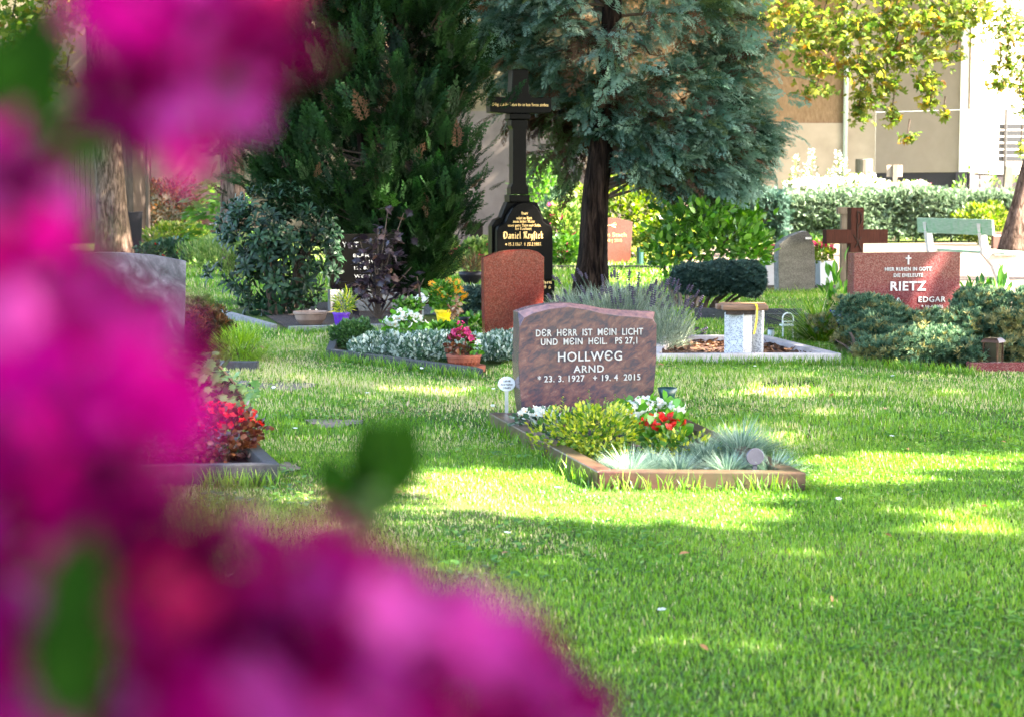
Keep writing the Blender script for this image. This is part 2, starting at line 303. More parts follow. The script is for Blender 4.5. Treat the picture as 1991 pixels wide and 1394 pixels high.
M['silverleaf'] = leafmat('white edged small leaves', [(0, (0.02, 0.06, 0.028)), (0.45, (0.06, 0.12, 0.07)), (0.7, (0.24, 0.3, 0.23)), (1, (0.5, 0.55, 0.48))], trans=0.25, rough=0.5)
M['fescue'] = leafmat('blue fescue blades', [(0, (0.08, 0.15, 0.1)), (0.6, (0.2, 0.3, 0.22)), (1, (0.42, 0.5, 0.38))], trans=0.3, rough=0.5)
M['begonia_leaf'] = leafmat('glossy begonia leaves', [(0, (0.05, 0.17, 0.015)), (1, (0.13, 0.32, 0.04))], trans=0.35, rough=0.3)
M['begonia_dark'] = leafmat('bronze begonia leaves', [(0, (0.06, 0.012, 0.01)), (1, (0.16, 0.06, 0.025))], trans=0.25, rough=0.3)
M['boxwood'] = leafmat('small dark box leaves', [(0, (0.02, 0.06, 0.015)), (1, (0.07, 0.15, 0.04))], trans=0.2, rough=0.4)
M['limefern'] = leafmat('lime green feathery foliage', [(0, (0.1, 0.2, 0.015)), (1, (0.27, 0.42, 0.03))], trans=0.35, rough=0.5)
M['weed'] = leafmat('soft meadow plants', [(0, (0.05, 0.12, 0.02)), (0.6, (0.12, 0.2, 0.04)), (1, (0.25, 0.28, 0.1))], trans=0.35, rough=0.6)
M['sunshrub'] = leafmat('yellow green shrub leaves', [(0, (0.04, 0.09, 0.008)), (0.6, (0.11, 0.17, 0.018)), (1, (0.26, 0.26, 0.07))], trans=0.45, rough=0.5)
M['rust'] = leafmat('rusty shrub leaves', [(0, (0.035, 0.05, 0.015)), (0.5, (0.09, 0.06, 0.025)), (1, (0.22, 0.09, 0.03))], trans=0.3, rough=0.6)
M['purpleleaf'] = leafmat('purple bronze leaves', [(0, (0.013, 0.007, 0.011)), (0.88, (0.04, 0.024, 0.032)), (1, (0.15, 0.075, 0.05))], trans=0.2, rough=0.4, src='obj')
M['vineleaf'] = leafmat('bright vine leaves', [(0, (0.06, 0.16, 0.03)), (1, (0.2, 0.32, 0.1))], trans=0.35, rough=0.4, src='obj')
M['saplingleaf'] = leafmat('bright maple leaves', [(0, (0.04, 0.11, 0.02)), (1, (0.11, 0.23, 0.04))], trans=0.45, rough=0.4)
M['ivy'] = leafmat('dark ground ivy', [(0, (0.015, 0.045, 0.02)), (1, (0.05, 0.1, 0.05))], trans=0.2, rough=0.35)
M['fallen'] = leafmat('fallen brown leaves', [(0, (0.16, 0.06, 0.025)), (0.7, (0.34, 0.17, 0.08)), (1, (0.5, 0.38, 0.25))], trans=0.2, rough=0.7)
M['whitebloom'] = leafmat('white petals', [(0, (0.66, 0.66, 0.6)), (1, (0.85, 0.85, 0.83))], trans=0.35, rough=0.6)
M['redbloom'] = leafmat('scarlet petals', [(0, (0.45, 0.012, 0.012)), (1, (0.72, 0.03, 0.02))], trans=0.3, rough=0.5, src='obj')
M['pinkbloom'] = leafmat('pink petals', [(0, (0.5, 0.03, 0.13)), (1, (0.8, 0.2, 0.35))], trans=0.3, rough=0.5)
M['yellowbloom'] = leafmat('golden petals', [(0, (0.75, 0.32, 0.01)), (1, (0.9, 0.5, 0.02))], trans=0.3, rough=0.5)
M['magenta'] = leafmat('magenta petals', [(0, (0.17, 0.0, 0.07)), (1, (0.26, 0.0, 0.12))], trans=0.25, rough=0.7, spec=.02, src='obj')
M['magenta_deep'] = leafmat('crimson purple petals with gap shade', [(0, (0.04, 0.0, 0.017)), (1, (0.12, 0.0, 0.05))], trans=0.15, rough=0.7, spec=.02, src='obj')  # petal variation that also paints the shaded gaps between blossoms
M['magenta_pale'] = leafmat('orchid pink petals with highlight', [(0, (0.27, 0.01, 0.16)), (1, (0.36, 0.055, 0.26))], trans=0.25, rough=0.7, spec=.02, src='obj')  # petal variation that also paints the highlights on the blossoms
M['magenta_red'] = leafmat('reddish pink petals', [(0, (0.25, 0.0, 0.07)), (1, (0.32, 0.015, 0.07))], trans=0.25, rough=0.7, spec=.02, src='obj')
M['bloomleaf'] = leafmat('soft green leaves by the blossoms', [(0, (0.006, 0.028, 0.002)), (1, (0.018, 0.06, 0.005))], trans=0.3, spec=.04, rough=0.7, src='obj')

# --- leaf and flower shapes (unit size, along +Y) -----------------------
def p_leaf(w=0.3, fold=0.06, droop=0.12):
    return ([(0, 0, 0), (-w * .8, .35, fold), (w * .8, .35, fold), (-w * .75, .68, fold - droop * .4), (w * .75, .68, fold - droop * .4), (0, 1, -droop), (0, .35, 0), (0, .68, -droop * .4)],
            [(0, 6, 1), (0, 2, 6), (1, 6, 7, 3), (6, 2, 4, 7), (3, 7, 5), (7, 4, 5)])
def p_quadleaf(w=0.28): return ([(0, 0, 0), (w, .45, .05), (0, 1, -.05), (-w, .45, .05)], [(0, 1, 2, 3)])
def p_blade(w=0.05, bend=0.35):
    return ([(-w, 0, 0), (w, 0, 0), (-w * .8, .5, bend * .3), (w * .8, .5, bend * .3), (0, 1, bend)], [(0, 1, 3, 2), (2, 3, 4)])
def p_spray(k=5, ang=48, w=0.055, side=0.42, seed=1, sub=True):
    rr = random.Random(seed); V = []; Fs = []
    def fr(p, a, L, ww, z0):
        d = (math.sin(a), math.cos(a)); nx = (math.cos(a), -math.sin(a)); b = len(V)
        q = lambda t, s, z: (p[0] + d[0] * L * t + nx[0] * s, p[1] + d[1] * L * t + nx[1] * s, z)
        V.extend([q(0, -ww * .5, z0), q(0, ww * .5, z0), q(.6, ww, z0 - .04), q(1, 0, z0 - .12), q(.6, -ww, z0 - .04)])
        Fs.append((b, b + 1, b + 2, b + 3, b + 4))
    fr((0, 0), 0, 1, w, 0)
    for i in range(k):
        t = .15 + .7 * i / k
        for sgn in (-1, 1):
            L = side * (1.1 - .65 * abs(t - .35)) * rr.uniform(.8, 1.15); a = sgn * R(ang + rr.uniform(-8, 8))
            fr((0, t), a, L, w * .9, -.02)
            if sub: fr((math.sin(a) * L * .45, t + math.cos(a) * L * .45), a - sgn * R(38), L * .5, w * .7, -.05)
    return V, Fs
def p_frond(seed=1, n=6, ang=52, w=.055, droop=.22, L0=.42):
    rr = random.Random(seed); V = []; Fs = []
    def lf(p, a, L, ww):
        d = (math.sin(a), math.cos(a)); nx = (math.cos(a), -math.sin(a)); b = len(V); z = -droop * p[1] ** 2 + rr.uniform(-.03, .03)
        V.extend([(p[0], p[1], z), (p[0] + d[0] * L * .55 + nx[0] * ww, p[1] + d[1] * L * .55 + nx[1] * ww, z - .02), (p[0] + d[0] * L, p[1] + d[1] * L, z - .1 * L - .02), (p[0] + d[0] * L * .55 - nx[0] * ww, p[1] + d[1] * L * .55 - nx[1] * ww, z - .02)]); Fs.append((b, b + 1, b + 2, b + 3))
    for i in range(n + 1):
        t = .08 + .86 * i / n
        for sg in ((-1, 1) if i < n else (0,)):
            L = L0 * (1.1 - .7 * t) * rr.uniform(.75, 1.2); a = sg * R(ang - 14 * t + rr.uniform(-9, 9)); p = (0, t)
            lf(p, a, L, w * .6)
            for q in (.3, .6, .85):
                for s2 in (-1, 1): lf((p[0] + math.sin(a) * L * q, p[1] + math.cos(a) * L * q), a + s2 * R(42), L * .42 * (1.15 - .5 * q), w * .42)
    return V, Fs
def p_tuft(n=9, w=0.05, spread=0.75, seed=3, bend=0.25):
    rr = random.Random(seed); V = []; Fs = []
    for i in range(n):
        a = rr.uniform(0, 6.283); s = rr.uniform(.1, spread); L = rr.uniform(.7, 1.0)
        dx, dz = math.cos(a) * s, math.sin(a) * s; b = len(V)
        nx, nz = -math.sin(a) * w, math.cos(a) * w
        V.extend([(-nx * .6, 0, -nz * .6), (nx * .6, 0, nz * .6), (dx * L * .5 + nx, L * .55, dz * L * .5 + nz), (dx * L * (1 + bend), L * (1 - .25 * s), dz * L * (1 + bend)), (dx * L * .5 - nx, L * .55, dz * L * .5 - nz)])
        Fs.append((b, b + 1, b + 2, b + 3, b + 4))
    return V, Fs
def p_palm(k=7, w=0.16):
    V = []; Fs = []
    for i in range(k):
        a = R((i - (k - 1) / 2) * 38); L = 1 - .09 * abs(i - (k - 1) / 2); b = len(V)
        d = (math.sin(a), math.cos(a)); nx = (math.cos(a), -math.sin(a))
        q = lambda t, s, z: (d[0] * L * t + nx[0] * s, .0 + d[1] * L * t + nx[1] * s, z)
        V.extend([q(0, 0, 0), q(.6, w, .02), q(1, 0, -.22), q(.6, -w, .02)]); Fs.append((b, b + 1, b + 2, b + 3))
    return V, Fs
def p_maple():
    pts = [(0, 0), (.35, -.08), (.28, .15), (.62, .3), (.38, .42), (.42, .62), (.2, .62), (0, 1), (-.2, .62), (-.42, .62), (-.38, .42), (-.62, .3), (-.28, .15), (-.35, -.08)]
    V = [(x, y, -.12 * abs(x) - .08 * y * y) for x, y in pts] + [(0, .35, .04)]
    return V, [(i, (i + 1) % 14, 14) for i in range(14)]
def p_flower(k=5, w=0.42, cup=0.25, inner=0.08, centre=False):
    V = []; Fs = []; Ms = []
    for i in range(k):
        a = 6.2832 * i / k; d = (math.cos(a), math.sin(a)); nn = (-math.sin(a), math.cos(a)); b = len(V)
        q = lambda t, s, z: (d[0] * t + nn[0] * s, d[1] * t + nn[1] * s, z)
        V.extend([q(inner, 0, 0), q(.5, w, cup * .5), q(.95, w * .55, cup), q(.95, -w * .55, cup), q(.5, -w, cup * .5), q(.5, 0, cup * .3)])
        Fs += [(b, b + 1, b + 5), (b + 1, b + 2, b + 3, b + 5), (b + 3, b + 4, b + 5), (b + 4, b, b + 5)]; Ms += [0] * 4
    if centre:
        b = len(V); c = 6
        V.extend([(.22 * math.cos(6.283 * j / c), .22 * math.sin(6.283 * j / c), .05) for j in range(c)] + [(0, 0, .22)])
        Fs += [(b + j, b + (j + 1) % c, b + c) for j in range(c)]; Ms += [1] * c
    return V, Fs, Ms
def mesh_of(name, proto, mats, smooth=False):
    me = bpy.data.meshes.new(name); me.from_pydata([tuple(v) for v in proto[0]], [], proto[1])
    for m in (mats if isinstance(mats, (list, tuple)) else [mats]): me.materials.append(m)
    if len(proto) > 2: me.polygons.foreach_set('material_index', proto[2])
    if smooth: me.polygons.foreach_set('use_smooth', [True] * len(me.polygons))
    return me
def flatten_rows(a, n): return np.repeat(np.asarray(a, float)[None], n, 0)

def ellipsoid_pts(n, c, r, shell=0.45, zmin=None, lumps=0.18, seed=0):
    d = dirs(n); rad = shell + (1 - shell) * rng.random(n) ** .6
    ph = seed * 1.7
    lump = 1 + lumps * (np.sin(d[:, 0] * 5 + ph) * np.cos(d[:, 1] * 4 + ph * 2) + np.sin(d[:, 2] * 6 + ph * 3) * np.sin(d[:, 0] * 7 + 1))
    p = d * (rad * lump)[:, None] * np.array(r)[None] + np.array(c)[None]
    if zmin is not None:
        low = p[:, 2] < zmin; p[low, 2] = zmin + rng.random(low.sum()) * r[2] * .5
    return p, d
def bush(root, name, c, r, proto, n, size, mat, out=0.7, up=0.3, shell=0.45, zmin=0.02, jit=0.6, lumps=0.18, flat=False, seed=0, midx=None):
    """foliage of one plant, in the plant's own coordinates"""
    p, d = ellipsoid_pts(n, c, r, shell, zmin, lumps, seed)
    fw = d * out + np.array([0, 0, up]) + rng.normal(size=(n, 3)) * jit * .5
    upv = np.tile([0, 0, 1.0], (n, 1)) + rng.normal(size=(n, 3)) * (.3 if flat else .8)
    return bake(name, proto, p, basis(fw, upv), size * rng.uniform(.7, 1.25, n), mat, root, midx=midx)
def stems(root, n, r, h, name='stem', mat=None, rad=0.008, base=0.06, seed=1):
    rr = random.Random(seed); mb = MB()
    for i in range(n):
        a = rr.uniform(0, 6.283); e = rr.uniform(.3, 1) * r
        b = Vector((math.cos(a) * base * rr.random(), math.sin(a) * base * rr.random(), 0)); t = Vector((math.cos(a) * e, math.sin(a) * e, h * rr.uniform(.6, 1)))
        m = b.lerp(t, .5) + Vector((0, 0, h * .12))
        mb.tube([b, m, t], [rad, rad * .7, rad * .35], 5)
    return mb.build(name, mat or M['twig'], root)

# --- text -----------------------------------------------------------------
def text(root, s, size, x, y, z, mat, depth=0.004, align='CENTER', bold=0.0, name='inscription', width=None, space=1.0):
    cu = bpy.data.curves.new(name, 'FONT'); cu.body = s; cu.size = size; cu.align_x = align; cu.extrude = depth / 2; cu.offset = bold; cu.space_character = space
    cu.resolution_u = 3
    t = bpy.data.objects.new(name, cu); COL.objects.link(t)
    bpy.context.view_layer.update()
    me = bpy.data.meshes.new_from_object(t.evaluated_get(bpy.context.evaluated_depsgraph_get()))
    bpy.data.objects.remove(t)
    me.materials.clear(); me.materials.append(mat)
    o = bpy.data.objects.new(name, me); COL.objects.link(o); o.parent = root
    o.rotation_euler = (R(90), 0, 0)
    if width:
        co = np.zeros(len(me.vertices) * 3); me.vertices.foreach_get('co', co); co = co.reshape(-1, 3)
        w = co[:, 0].max() - co[:, 0].min(); co[:, 0] *= width / w; me.vertices.foreach_set('co', co.ravel())
    o.location = (x, y - depth / 2, z)
    return o
def letters(o):
    """split an inscription into one part per letter"""
    me = o.data; par = list(range(len(me.vertices)))
    def fd(i):
        while par[i] != i: par[i] = par[par[i]]; i = par[i]
        return i
    for e in me.edges: par[fd(e.vertices[0])] = fd(e.vertices[1])
    gr = {}
    for p in me.polygons: gr.setdefault(fd(p.vertices[0]), []).append(list(p.vertices))
    for fs in gr.values():
        ids = sorted({i for f in fs for i in f}); mp = {i: k for k, i in enumerate(ids)}
        m2 = bpy.data.meshes.new('letter'); m2.from_pydata([tuple(me.vertices[i].co) for i in ids], [], [[mp[i] for i in f] for f in fs]); m2.materials.append(me.materials[0])
        q = bpy.data.objects.new('letter', m2); COL.objects.link(q); q.parent = o.parent; q.rotation_euler = o.rotation_euler; q.location = o.location
    bpy.data.objects.remove(o)
# blackletter drawn with a broad nib held at an angle
G = {}
def g(ch, w, *st): G[ch] = (w, st)
mi = lambda x, top=1.0, bot=0.0: [(x - .1, top - .12), (x, top), (x + .02, top - .15), (x + .02, bot + .15), (x + .14, bot)]
g('i', .34, mi(.12), [(.1, 1.3), (.18, 1.38)]); g('n', .74, mi(.12), [(.14, .8), (.38, 1), (.5, .88), (.5, .15), (.62, 0)])
g('u', .74, mi(.12), mi(.5)); g('m', 1.1, mi(.12), [(.14, .8), (.36, 1), (.48, .88), (.48, .1)], [(.5, .8), (.72, 1), (.86, .88), (.86, .15), (.98, 0)])
g('a', .7, [(.1, .85), (.35, 1), (.5, .9), (.5, .15), (.62, 0)], [(.48, .55), (.12, .4), (.1, .15), (.25, 0), (.48, .2)])
g('e', .6, [(.5, .1), (.3, 0), (.12, .15), (.12, .82), (.3, 1), (.48, .82), (.15, .48)]); g('c', .55, [(.48, .1), (.3, 0), (.12, .15), (.12, .82), (.3, 1), (.46, .88)])
g('o', .66, [(.12, .15), (.12, .85), (.32, 1), (.52, .85), (.52, .15), (.32, 0), (.12, .15)]); g('r', .5, mi(.12), [(.14, .78), (.34, 1), (.46, .86)])
g('l', .34, [(.06, 1.5), (.14, 1.62), (.14, .12), (.26, 0)]); g('t', .46, [(.14, 1.3), (.14, .12), (.3, 0)], [(0, .95), (.38, .95)])
g('b', .66, [(.04, 1.5), (.12, 1.6), (.12, .12), (.32, 0), (.52, .15), (.52, .85), (.34, 1), (.14, .85)]); g('h', .7, [(.04, 1.5), (.12, 1.6), (.12, 0)], [(.14, .82), (.36, 1), (.52, .85), (.52, 0), (.36, -.4)])
g('k', .6, [(.04, 1.5), (.12, 1.6), (.12, .1), (.24, 0)], [(.14, .6), (.4, 1.05), (.44, .75), (.18, .55)], [(.24, .55), (.44, .15), (.54, 0)])
g('d', .66, [(.5, .15), (.3, 0), (.12, .15), (.12, .82), (.3, 1), (.52, .8), (.52, .15)], [(.52, .8), (.2, 1.55)]); g('g', .66, [(.5, .88), (.3, 1), (.12, .85), (.12, .15), (.3, 0), (.5, .15)], [(.52, 1), (.52, -.3), (.3, -.5), (.08, -.36)])
g('y', .68, mi(.12, 1, .05), [(.5, 1), (.54, .1), (.4, -.35), (.16, -.5)], [(.14, .1), (.3, 0), (.5, .12)]); g('s', .5, [(.44, .86), (.28, 1), (.12, .82), (.42, .3), (.42, .12), (.24, 0), (.08, .12)])
g('f', .4, [(.42, 1.5), (.26, 1.62), (.14, 1.4), (.14, -.45)], [(0, .92), (.36, .92)]); g('z', .4, [(.4, 1.5), (.25, 1.62), (.14, 1.4), (.14, -.45)])   # z = long s
g('v', .66, [(.04, .9), (.12, 1), (.12, .15), (.32, 0), (.52, .15), (.52, .85), (.34, 1)]); g('w', 1.0, [(.04, .9), (.12, 1), (.12, .15), (.3, 0), (.46, .12)], [(.46, 1), (.46, .12), (.68, 0), (.88, .2), (.88, .85), (.72, 1)])
g('D', 1.15, [(.0, 1.2), (.16, 1.55), (.5, 1.6), (.9, 1.35), (1.0, .8), (.9, .25), (.5, 0), (.1, .1)], [(.34, 1.5), (.3, .8), (.4, .1)], [(.1, 1.1), (.1, .3)])
g('K', 1.1, [(.0, 1.3), (.2, 1.6), (.26, 1.3), (.26, .2), (.05, 0)], [(.5, 1.6), (.5, .1), (.4, 0)], [(.5, .8), (.85, 1.1), (.9, 1.55), (.66, 1.6)], [(.6, .75), (.85, .3), (1.05, 0)])
g('H', 1.05, [(.0, 1.3), (.2, 1.6), (.5, 1.5)], [(.26, 1.5), (.26, .1), (.05, 0)], [(.28, .9), (.6, 1.1), (.82, .9), (.82, .2), (.6, -.3)])
g('G', 1.05, [(.9, 1.4), (.6, 1.6), (.2, 1.4), (.1, .7), (.3, .1), (.7, 0), (.9, .3), (.9, .9), (.6, .8)], [(.45, 1.4), (.45, .2)])
g('M', 1.35, [(.0, 1.3), (.2, 1.6), (.26, .2), (.05, 0)], [(.26, 1.3), (.5, 1.6), (.66, 1.4), (.66, .1)], [(.68, 1.3), (.95, 1.6), (1.1, 1.4), (1.1, .15), (1.25, 0)])
g('V', 1.1, [(.0, 1.4), (.2, 1.6), (.3, 1.2), (.3, .2), (.6, 0), (.95, .3), (.95, 1.2), (.7, 1.6), (.45, 1.3)]); g('S', .95, [(.85, 1.4), (.55, 1.6), (.2, 1.35), (.25, .95), (.7, .8), (.85, .4), (.55, 0), (.1, .15)], [(.5, 1.5), (.5, .2)])
g('L', .95, [(.7, 1.5), (.4, 1.6), (.2, 1.3), (.3, .6), (.1, .1), (.5, .15), (.85, 0)], [(.5, 1.3), (.5, .4)]); g('T', 1.0, [(.05, 1.35), (.25, 1.6), (.9, 1.5)], [(.5, 1.5), (.25, .9), (.3, .2), (.6, 0), (.9, .25)])
for ch, w_, st_ in (('0', .7, [[(.12, .3), (.12, 1.2), (.35, 1.5), (.58, 1.2), (.58, .3), (.35, 0), (.12, .3)]]), ('1', .45, [[(.05, 1.25), (.22, 1.5), (.22, 0)]]), ('2', .7, [[(.1, 1.2), (.35, 1.5), (.58, 1.2), (.1, 0), (.6, 0)]]),
                    ('3', .7, [[(.1, 1.4), (.4, 1.5), (.56, 1.2), (.3, .8), (.58, .45), (.35, 0), (.1, .15)]]), ('5', .7, [[(.55, 1.5), (.15, 1.5), (.12, .85), (.4, .95), (.58, .5), (.35, 0), (.08, .1)]]),
                    ('6', .7, [[(.5, 1.5), (.15, .9), (.12, .3), (.35, 0), (.58, .3), (.5, .75), (.15, .7)]]), ('7', .65, [[(.05, 1.5), (.55, 1.5), (.2, 0)]]), ('8', .7, [[(.35, .8), (.12, 1.2), (.35, 1.5), (.58, 1.2), (.12, .35), (.35, 0), (.58, .35), (.35, .8)]]),
                    ('9', .7, [[(.55, .9), (.3, .7), (.12, 1.1), (.35, 1.5), (.58, 1.2), (.5, .4), (.2, 0)]]), ('*', .8, [[(.4, .3), (.4, 1.2)], [(.05, .5), (.75, 1.0)], [(.05, 1.0), (.75, .5)]]), ('+', .8, [[(.4, 0), (.4, 1.5)], [(.1, 1.0), (.7, 1.0)]]),
                    ('.', .3, [[(.1, .05), (.18, .0)]]), (',', .3, [[(.15, .05), (.08, -.2)]]), ('x', .6, [[(.1, 1), (.5, 0)], [(.5, 1), (.1, 0)]])): g(ch, w_, *st_)
def fraktur(root, s, cx, y, z, xh, mat, width=None, name='inscription'):
    W_ = sum(G[c][0] + .12 if c in G else .5 for c in s)
    kx = (width / W_) if width else xh
    nib = (math.cos(R(38)) * .105, math.sin(R(38)) * .105); x = -W_ / 2; mb = MB()
    for c in s:
        if c not in G: x += .5; continue
        for st in G[c][1]:
            for (a, b) in zip(st[:-1], st[1:]):
                pts = [(a[0] - nib[0], a[1] - nib[1]), (a[0] + nib[0], a[1] + nib[1]), (b[0] + nib[0], b[1] + nib[1]), (b[0] - nib[0], b[1] - nib[1])]
                # widen strokes parallel to the nib so that hairlines still show
                dx, dy = b[0] - a[0], b[1] - a[1]; L = math.hypot(dx, dy) or 1; px_, py_ = -dy / L * .045, dx / L * .045
                if abs(dx * nib[1] - dy * nib[0]) / L < .05: pts = [(a[0] - px_, a[1] - py_), (a[0] + px_, a[1] + py_), (b[0] + px_, b[1] + py_), (b[0] - px_, b[1] - py_)]
                q = [((x + p[0]) * kx + cx, (p[1]) * xh + z) for p in pts]
                mb.loft([[(u, y, v) for u, v in q], [(u, y - .003, v) for u, v in q]])
        x += G[c][0] + .12
    return mb.build(name, mat, root)

# ================================================================== SETTING
gm, n, l, b, out = newmat('lawn soil and thatch')
v = coords(n, l)
t = n.new('ShaderNodeTexNoise'); t.inputs['Scale'].default_value = 0.9; t.inputs['Detail'].default_value = 8; l.new(v, t.inputs[0])
r1 = ramp(n, [(0.35, (0.045, 0.085, 0.015)), (0.55, (0.075, 0.11, 0.025)), (0.7, (0.15, 0.12, 0.06)), (0.8, (0.2, 0.15, 0.1))]); l.new(t.outputs['Fac'], r1.inputs[0])
t2 = n.new('ShaderNodeTexNoise'); t2.inputs['Scale'].default_value = 60; t2.inputs['Detail'].default_value = 6; l.new(v, t2.inputs[0])
mx = n.new('ShaderNodeMix'); mx.data_type = 'RGBA'; mx.blend_type = 'MULTIPLY'; mx.inputs[0].default_value = 0.7; l.new(r1.outputs[0], mx.inputs[6])
r2 = ramp(n, [(0.3, (0.4, 0.4, 0.4)), (0.7, (1.3, 1.3, 1.3))]); l.new(t2.outputs['Fac'], r2.inputs[0]); l.new(r2.outputs[0], mx.inputs[7]); l.new(mx.outputs[2], b.inputs['Base Color'])
b.inputs['Roughness'].default_value = 1; b.inputs['Specular IOR Level'].default_value = 0.1
bp = n.new('ShaderNodeBump'); bp.inputs['Distance'].default_value = 0.03; l.new(t2.outputs['Fac'], bp.inputs['Height']); l.new(bp.outputs[0], b.inputs['Normal'])
mb = MB(); mb.add([(-300, -60, 0), (300, -60, 0), (300, 500, 0), (-300, 500, 0)], [(0, 1, 2, 3)])
tag(mb.build('ground', gm), kind='structure')

def sheet(name, pts, mat, z=0.006, kind='structure', parent=None):
    mb = MB(); mb.add([(p[0], p[1], z) for p in pts], [tuple(range(len(pts)))])
    o = mb.build(name, mat, parent)
    if kind: o['kind'] = kind
    return o
path_pts = [gp(1240, 489), gp(1560, 476), gp(2500, 466), gp(2500, 640), gp(1900, 604), gp(1700, 570), gp(1610, 548), gp(1490, 528), gp(1200, 500)]
sheet('sandy_path', path_pts, M['sand'])
bare = [(650, 823, 62, 9), (550, 752, 75, 8), (700, 590, 20, 4), (1500, 640, 30, 5), (480, 592, 90, 7), (500, 622, 70, 9), (480, 748, 26, 9), (560, 910, 25, 10), (1530, 545, 60, 6), (1480, 545, 60, 5),
        (880, 985, 40, 10), (1330, 1000, 60, 10), (1540, 750, 60, 8), (1200, 960, 60, 5)]
for (cx, cy, rx, ry) in bare[:2] + bare[6:8]:
    pts = []
    for k in range(22):
        a = k / 22 * 6.283; w = 1 + .22 * math.sin(3 * a + cx) + .14 * math.sin(7 * a)
        pts.append(gp(cx + rx * .85 * w * math.cos(a), cy + ry * .9 * w * math.sin(a)))
    sheet('bare_soil_patch', pts, M['worn_soil'], 0.005)

# --- boundary wall and buildings -------------------------------------------
DW = 56.0
def X(px, D): return (px - CX) / F * D / math.cos(TH) * math.cos(TH)
xw0, xw1 = X(-900, DW), X(1640, DW); zs = at(1500, 240, DW).z
wall = thing('boundary_building', (0, DW, 0), 'tall beige building wall with smooth render below and rough orange brown render above', 'building')
xm = X(1135, DW)
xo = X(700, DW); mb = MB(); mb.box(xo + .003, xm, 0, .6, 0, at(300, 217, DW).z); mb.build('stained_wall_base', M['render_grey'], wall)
mb = MB(); mb.box(xw0, xo, 0, .6, 0, at(300, 217, DW).z); mb.build('shade_olive_wall_base', M['render_shade_olive'], wall)
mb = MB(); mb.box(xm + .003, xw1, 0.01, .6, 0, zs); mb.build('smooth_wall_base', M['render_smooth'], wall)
mb = MB(); mb.box(xw0, xm, 0.05, .6, at(300, 217, DW).z + .003, 16); mb.build('upper_wall', M['render_shade_olive'], wall)
mb = MB(); mb.box(xm + .003, xw1, 0.06, .6, zs + .003, 16); mb.build('rough_upper_wall', M['render_rough'], wall)
mb = MB(); mb.tube([(xw1 - .02, -.07, 0), (xw1 - .02, -.07, 16)], .075, 10); mb.build('downpipe', M['pipe'], wall, smooth=True)
mb = MB(); mb.box(X(1128, DW) - .1, X(1128, DW) + .12, -.12, -.003, 0, 4.6); mb.build('pilaster', M['render_grey'], wall)
# building with folded facade
B2 = thing('rendered_building', (0, 0, 0), 'modern beige rendered building with dark grey plinth and one sunlit white side', 'building')
c0, c1, c2, c3 = Vector((X(1640, DW) + .02, DW - .05, 0)), Vector((X(1697, DW) , DW - .05, 0)), Vector((X(1880, 54), 54, 0)), Vector((X(1930, 60), 60, 0))
c4 = Vector((X(1930, 60) + .01, 60.0, 0)); c5 = Vector((26, 60.0, 0))
zp = at(1790, 336, 55).z; zl = at(1880, 213, 54).z
def wallseg(name, a, b_, z0, z1, mat, th=.3, off=0.0):
    d = (b_ - a).normalized(); nn = Vector((-d.y, d.x, 0)); a2 = a + nn * off; b2 = b_ + nn * off
    mb = MB(); mb.loft([[(p.x, p.y, z) for p in (a2, b2, b2 + nn * th, a2 + nn * th)] for z in (z0, z1)]); return mb.build(name, mat, B2)
wallseg('corner_wall', c0, c1, 0, 16, M['render_smooth'])
wallseg('facade_panel', c1 + Vector((.004, 0, 0)), c2, zp, zl - .012, M['render_new'])
wallseg('facade_panel', c1 + Vector((.004, 0, 0)), c2, zl + .012, 16, M['render_new'], off=-.02)
wallseg('side_wall', c2 + Vector((.004, .004, 0)), c3, zp, 16, M['render_white'])
wallseg('plinth', c1 + Vector((.01, .01, 0)), c2, 0, zp - .004, M['plinth'], off=.05)
wallseg('plinth', c2 + Vector((-.03, .01, 0)), c3, 0, zp - .004, M['plinth'], off=.05)
wallseg('rear_wall', c4, c5, zp, 16, M['render_white'], off=.02)
wallseg('plinth', c4, c5, 0, zp - .004, M['plinth'], off=.05)
# slatted screen in front of the rear wall
sx0, sx1 = X(1936, 56.5), X(2100, 56.5); za, zb = at(1940, 316, 56.5).z, at(1940, 241, 56.5).z
scrn = thing('slatted_screen', (sx0, 56.5, 0), 'dark grey woven screen on a steel post beside the white building side', 'fence')
for k in range(6):
    hz = (zb - za) / 6
    mb = MB(); mb.box(0, sx1 - sx0, 0, .03, za + k * hz + .02, za + (k + 1) * hz - .02); mb.build('screen_strip', M['steel_grey'], scrn)
mb = MB(); mb.tube([(X(1948, 56.5) - sx0, -.05, 0), (X(1948, 56.5) - sx0, -.05, at(1948, 213, 56.5).z)], .05, 8); mb.build('post', M['steel_grey'], scrn)
# shed at the back
shx0, shx1 = X(118, 46), X(262, 46); zr = at(200, 240, 46).z
shed = thing('garden_shed', (shx0, 46, 0), 'dark wooden shed with a light edged flat roof behind the tall bare trunk', 'shed')
nb = 14
for k in range(nb):
    w = (shx1 - shx0) / nb; mb = MB(); mb.box(k * w + .006, (k + 1) * w - .006, 0, .03, 0.03, zr); mb.build('board', M['dark_wood'], shed)
mb = MB(); mb.box(0.01, shx1 - shx0 - .01, .032, 2.4, 0.02, zr - .01); mb.build('shed_body', M['dark_wood'], shed)
mb = MB(); mb.loft([[(-.3, -.3, zr + .01), (shx1 - shx0 + .5, -.3, zr + .12), (shx1 - shx0 + .5, 2.6, zr + .12), (-.3, 2.6, zr + .01)], [(-.3, -.3, zr + .07), (shx1 - shx0 + .5, -.3, zr + .18), (shx1 - shx0 + .5, 2.6, zr + .18), (-.3, 2.6, zr + .07)]]); mb.build('roof', M['pale_wood'], shed)
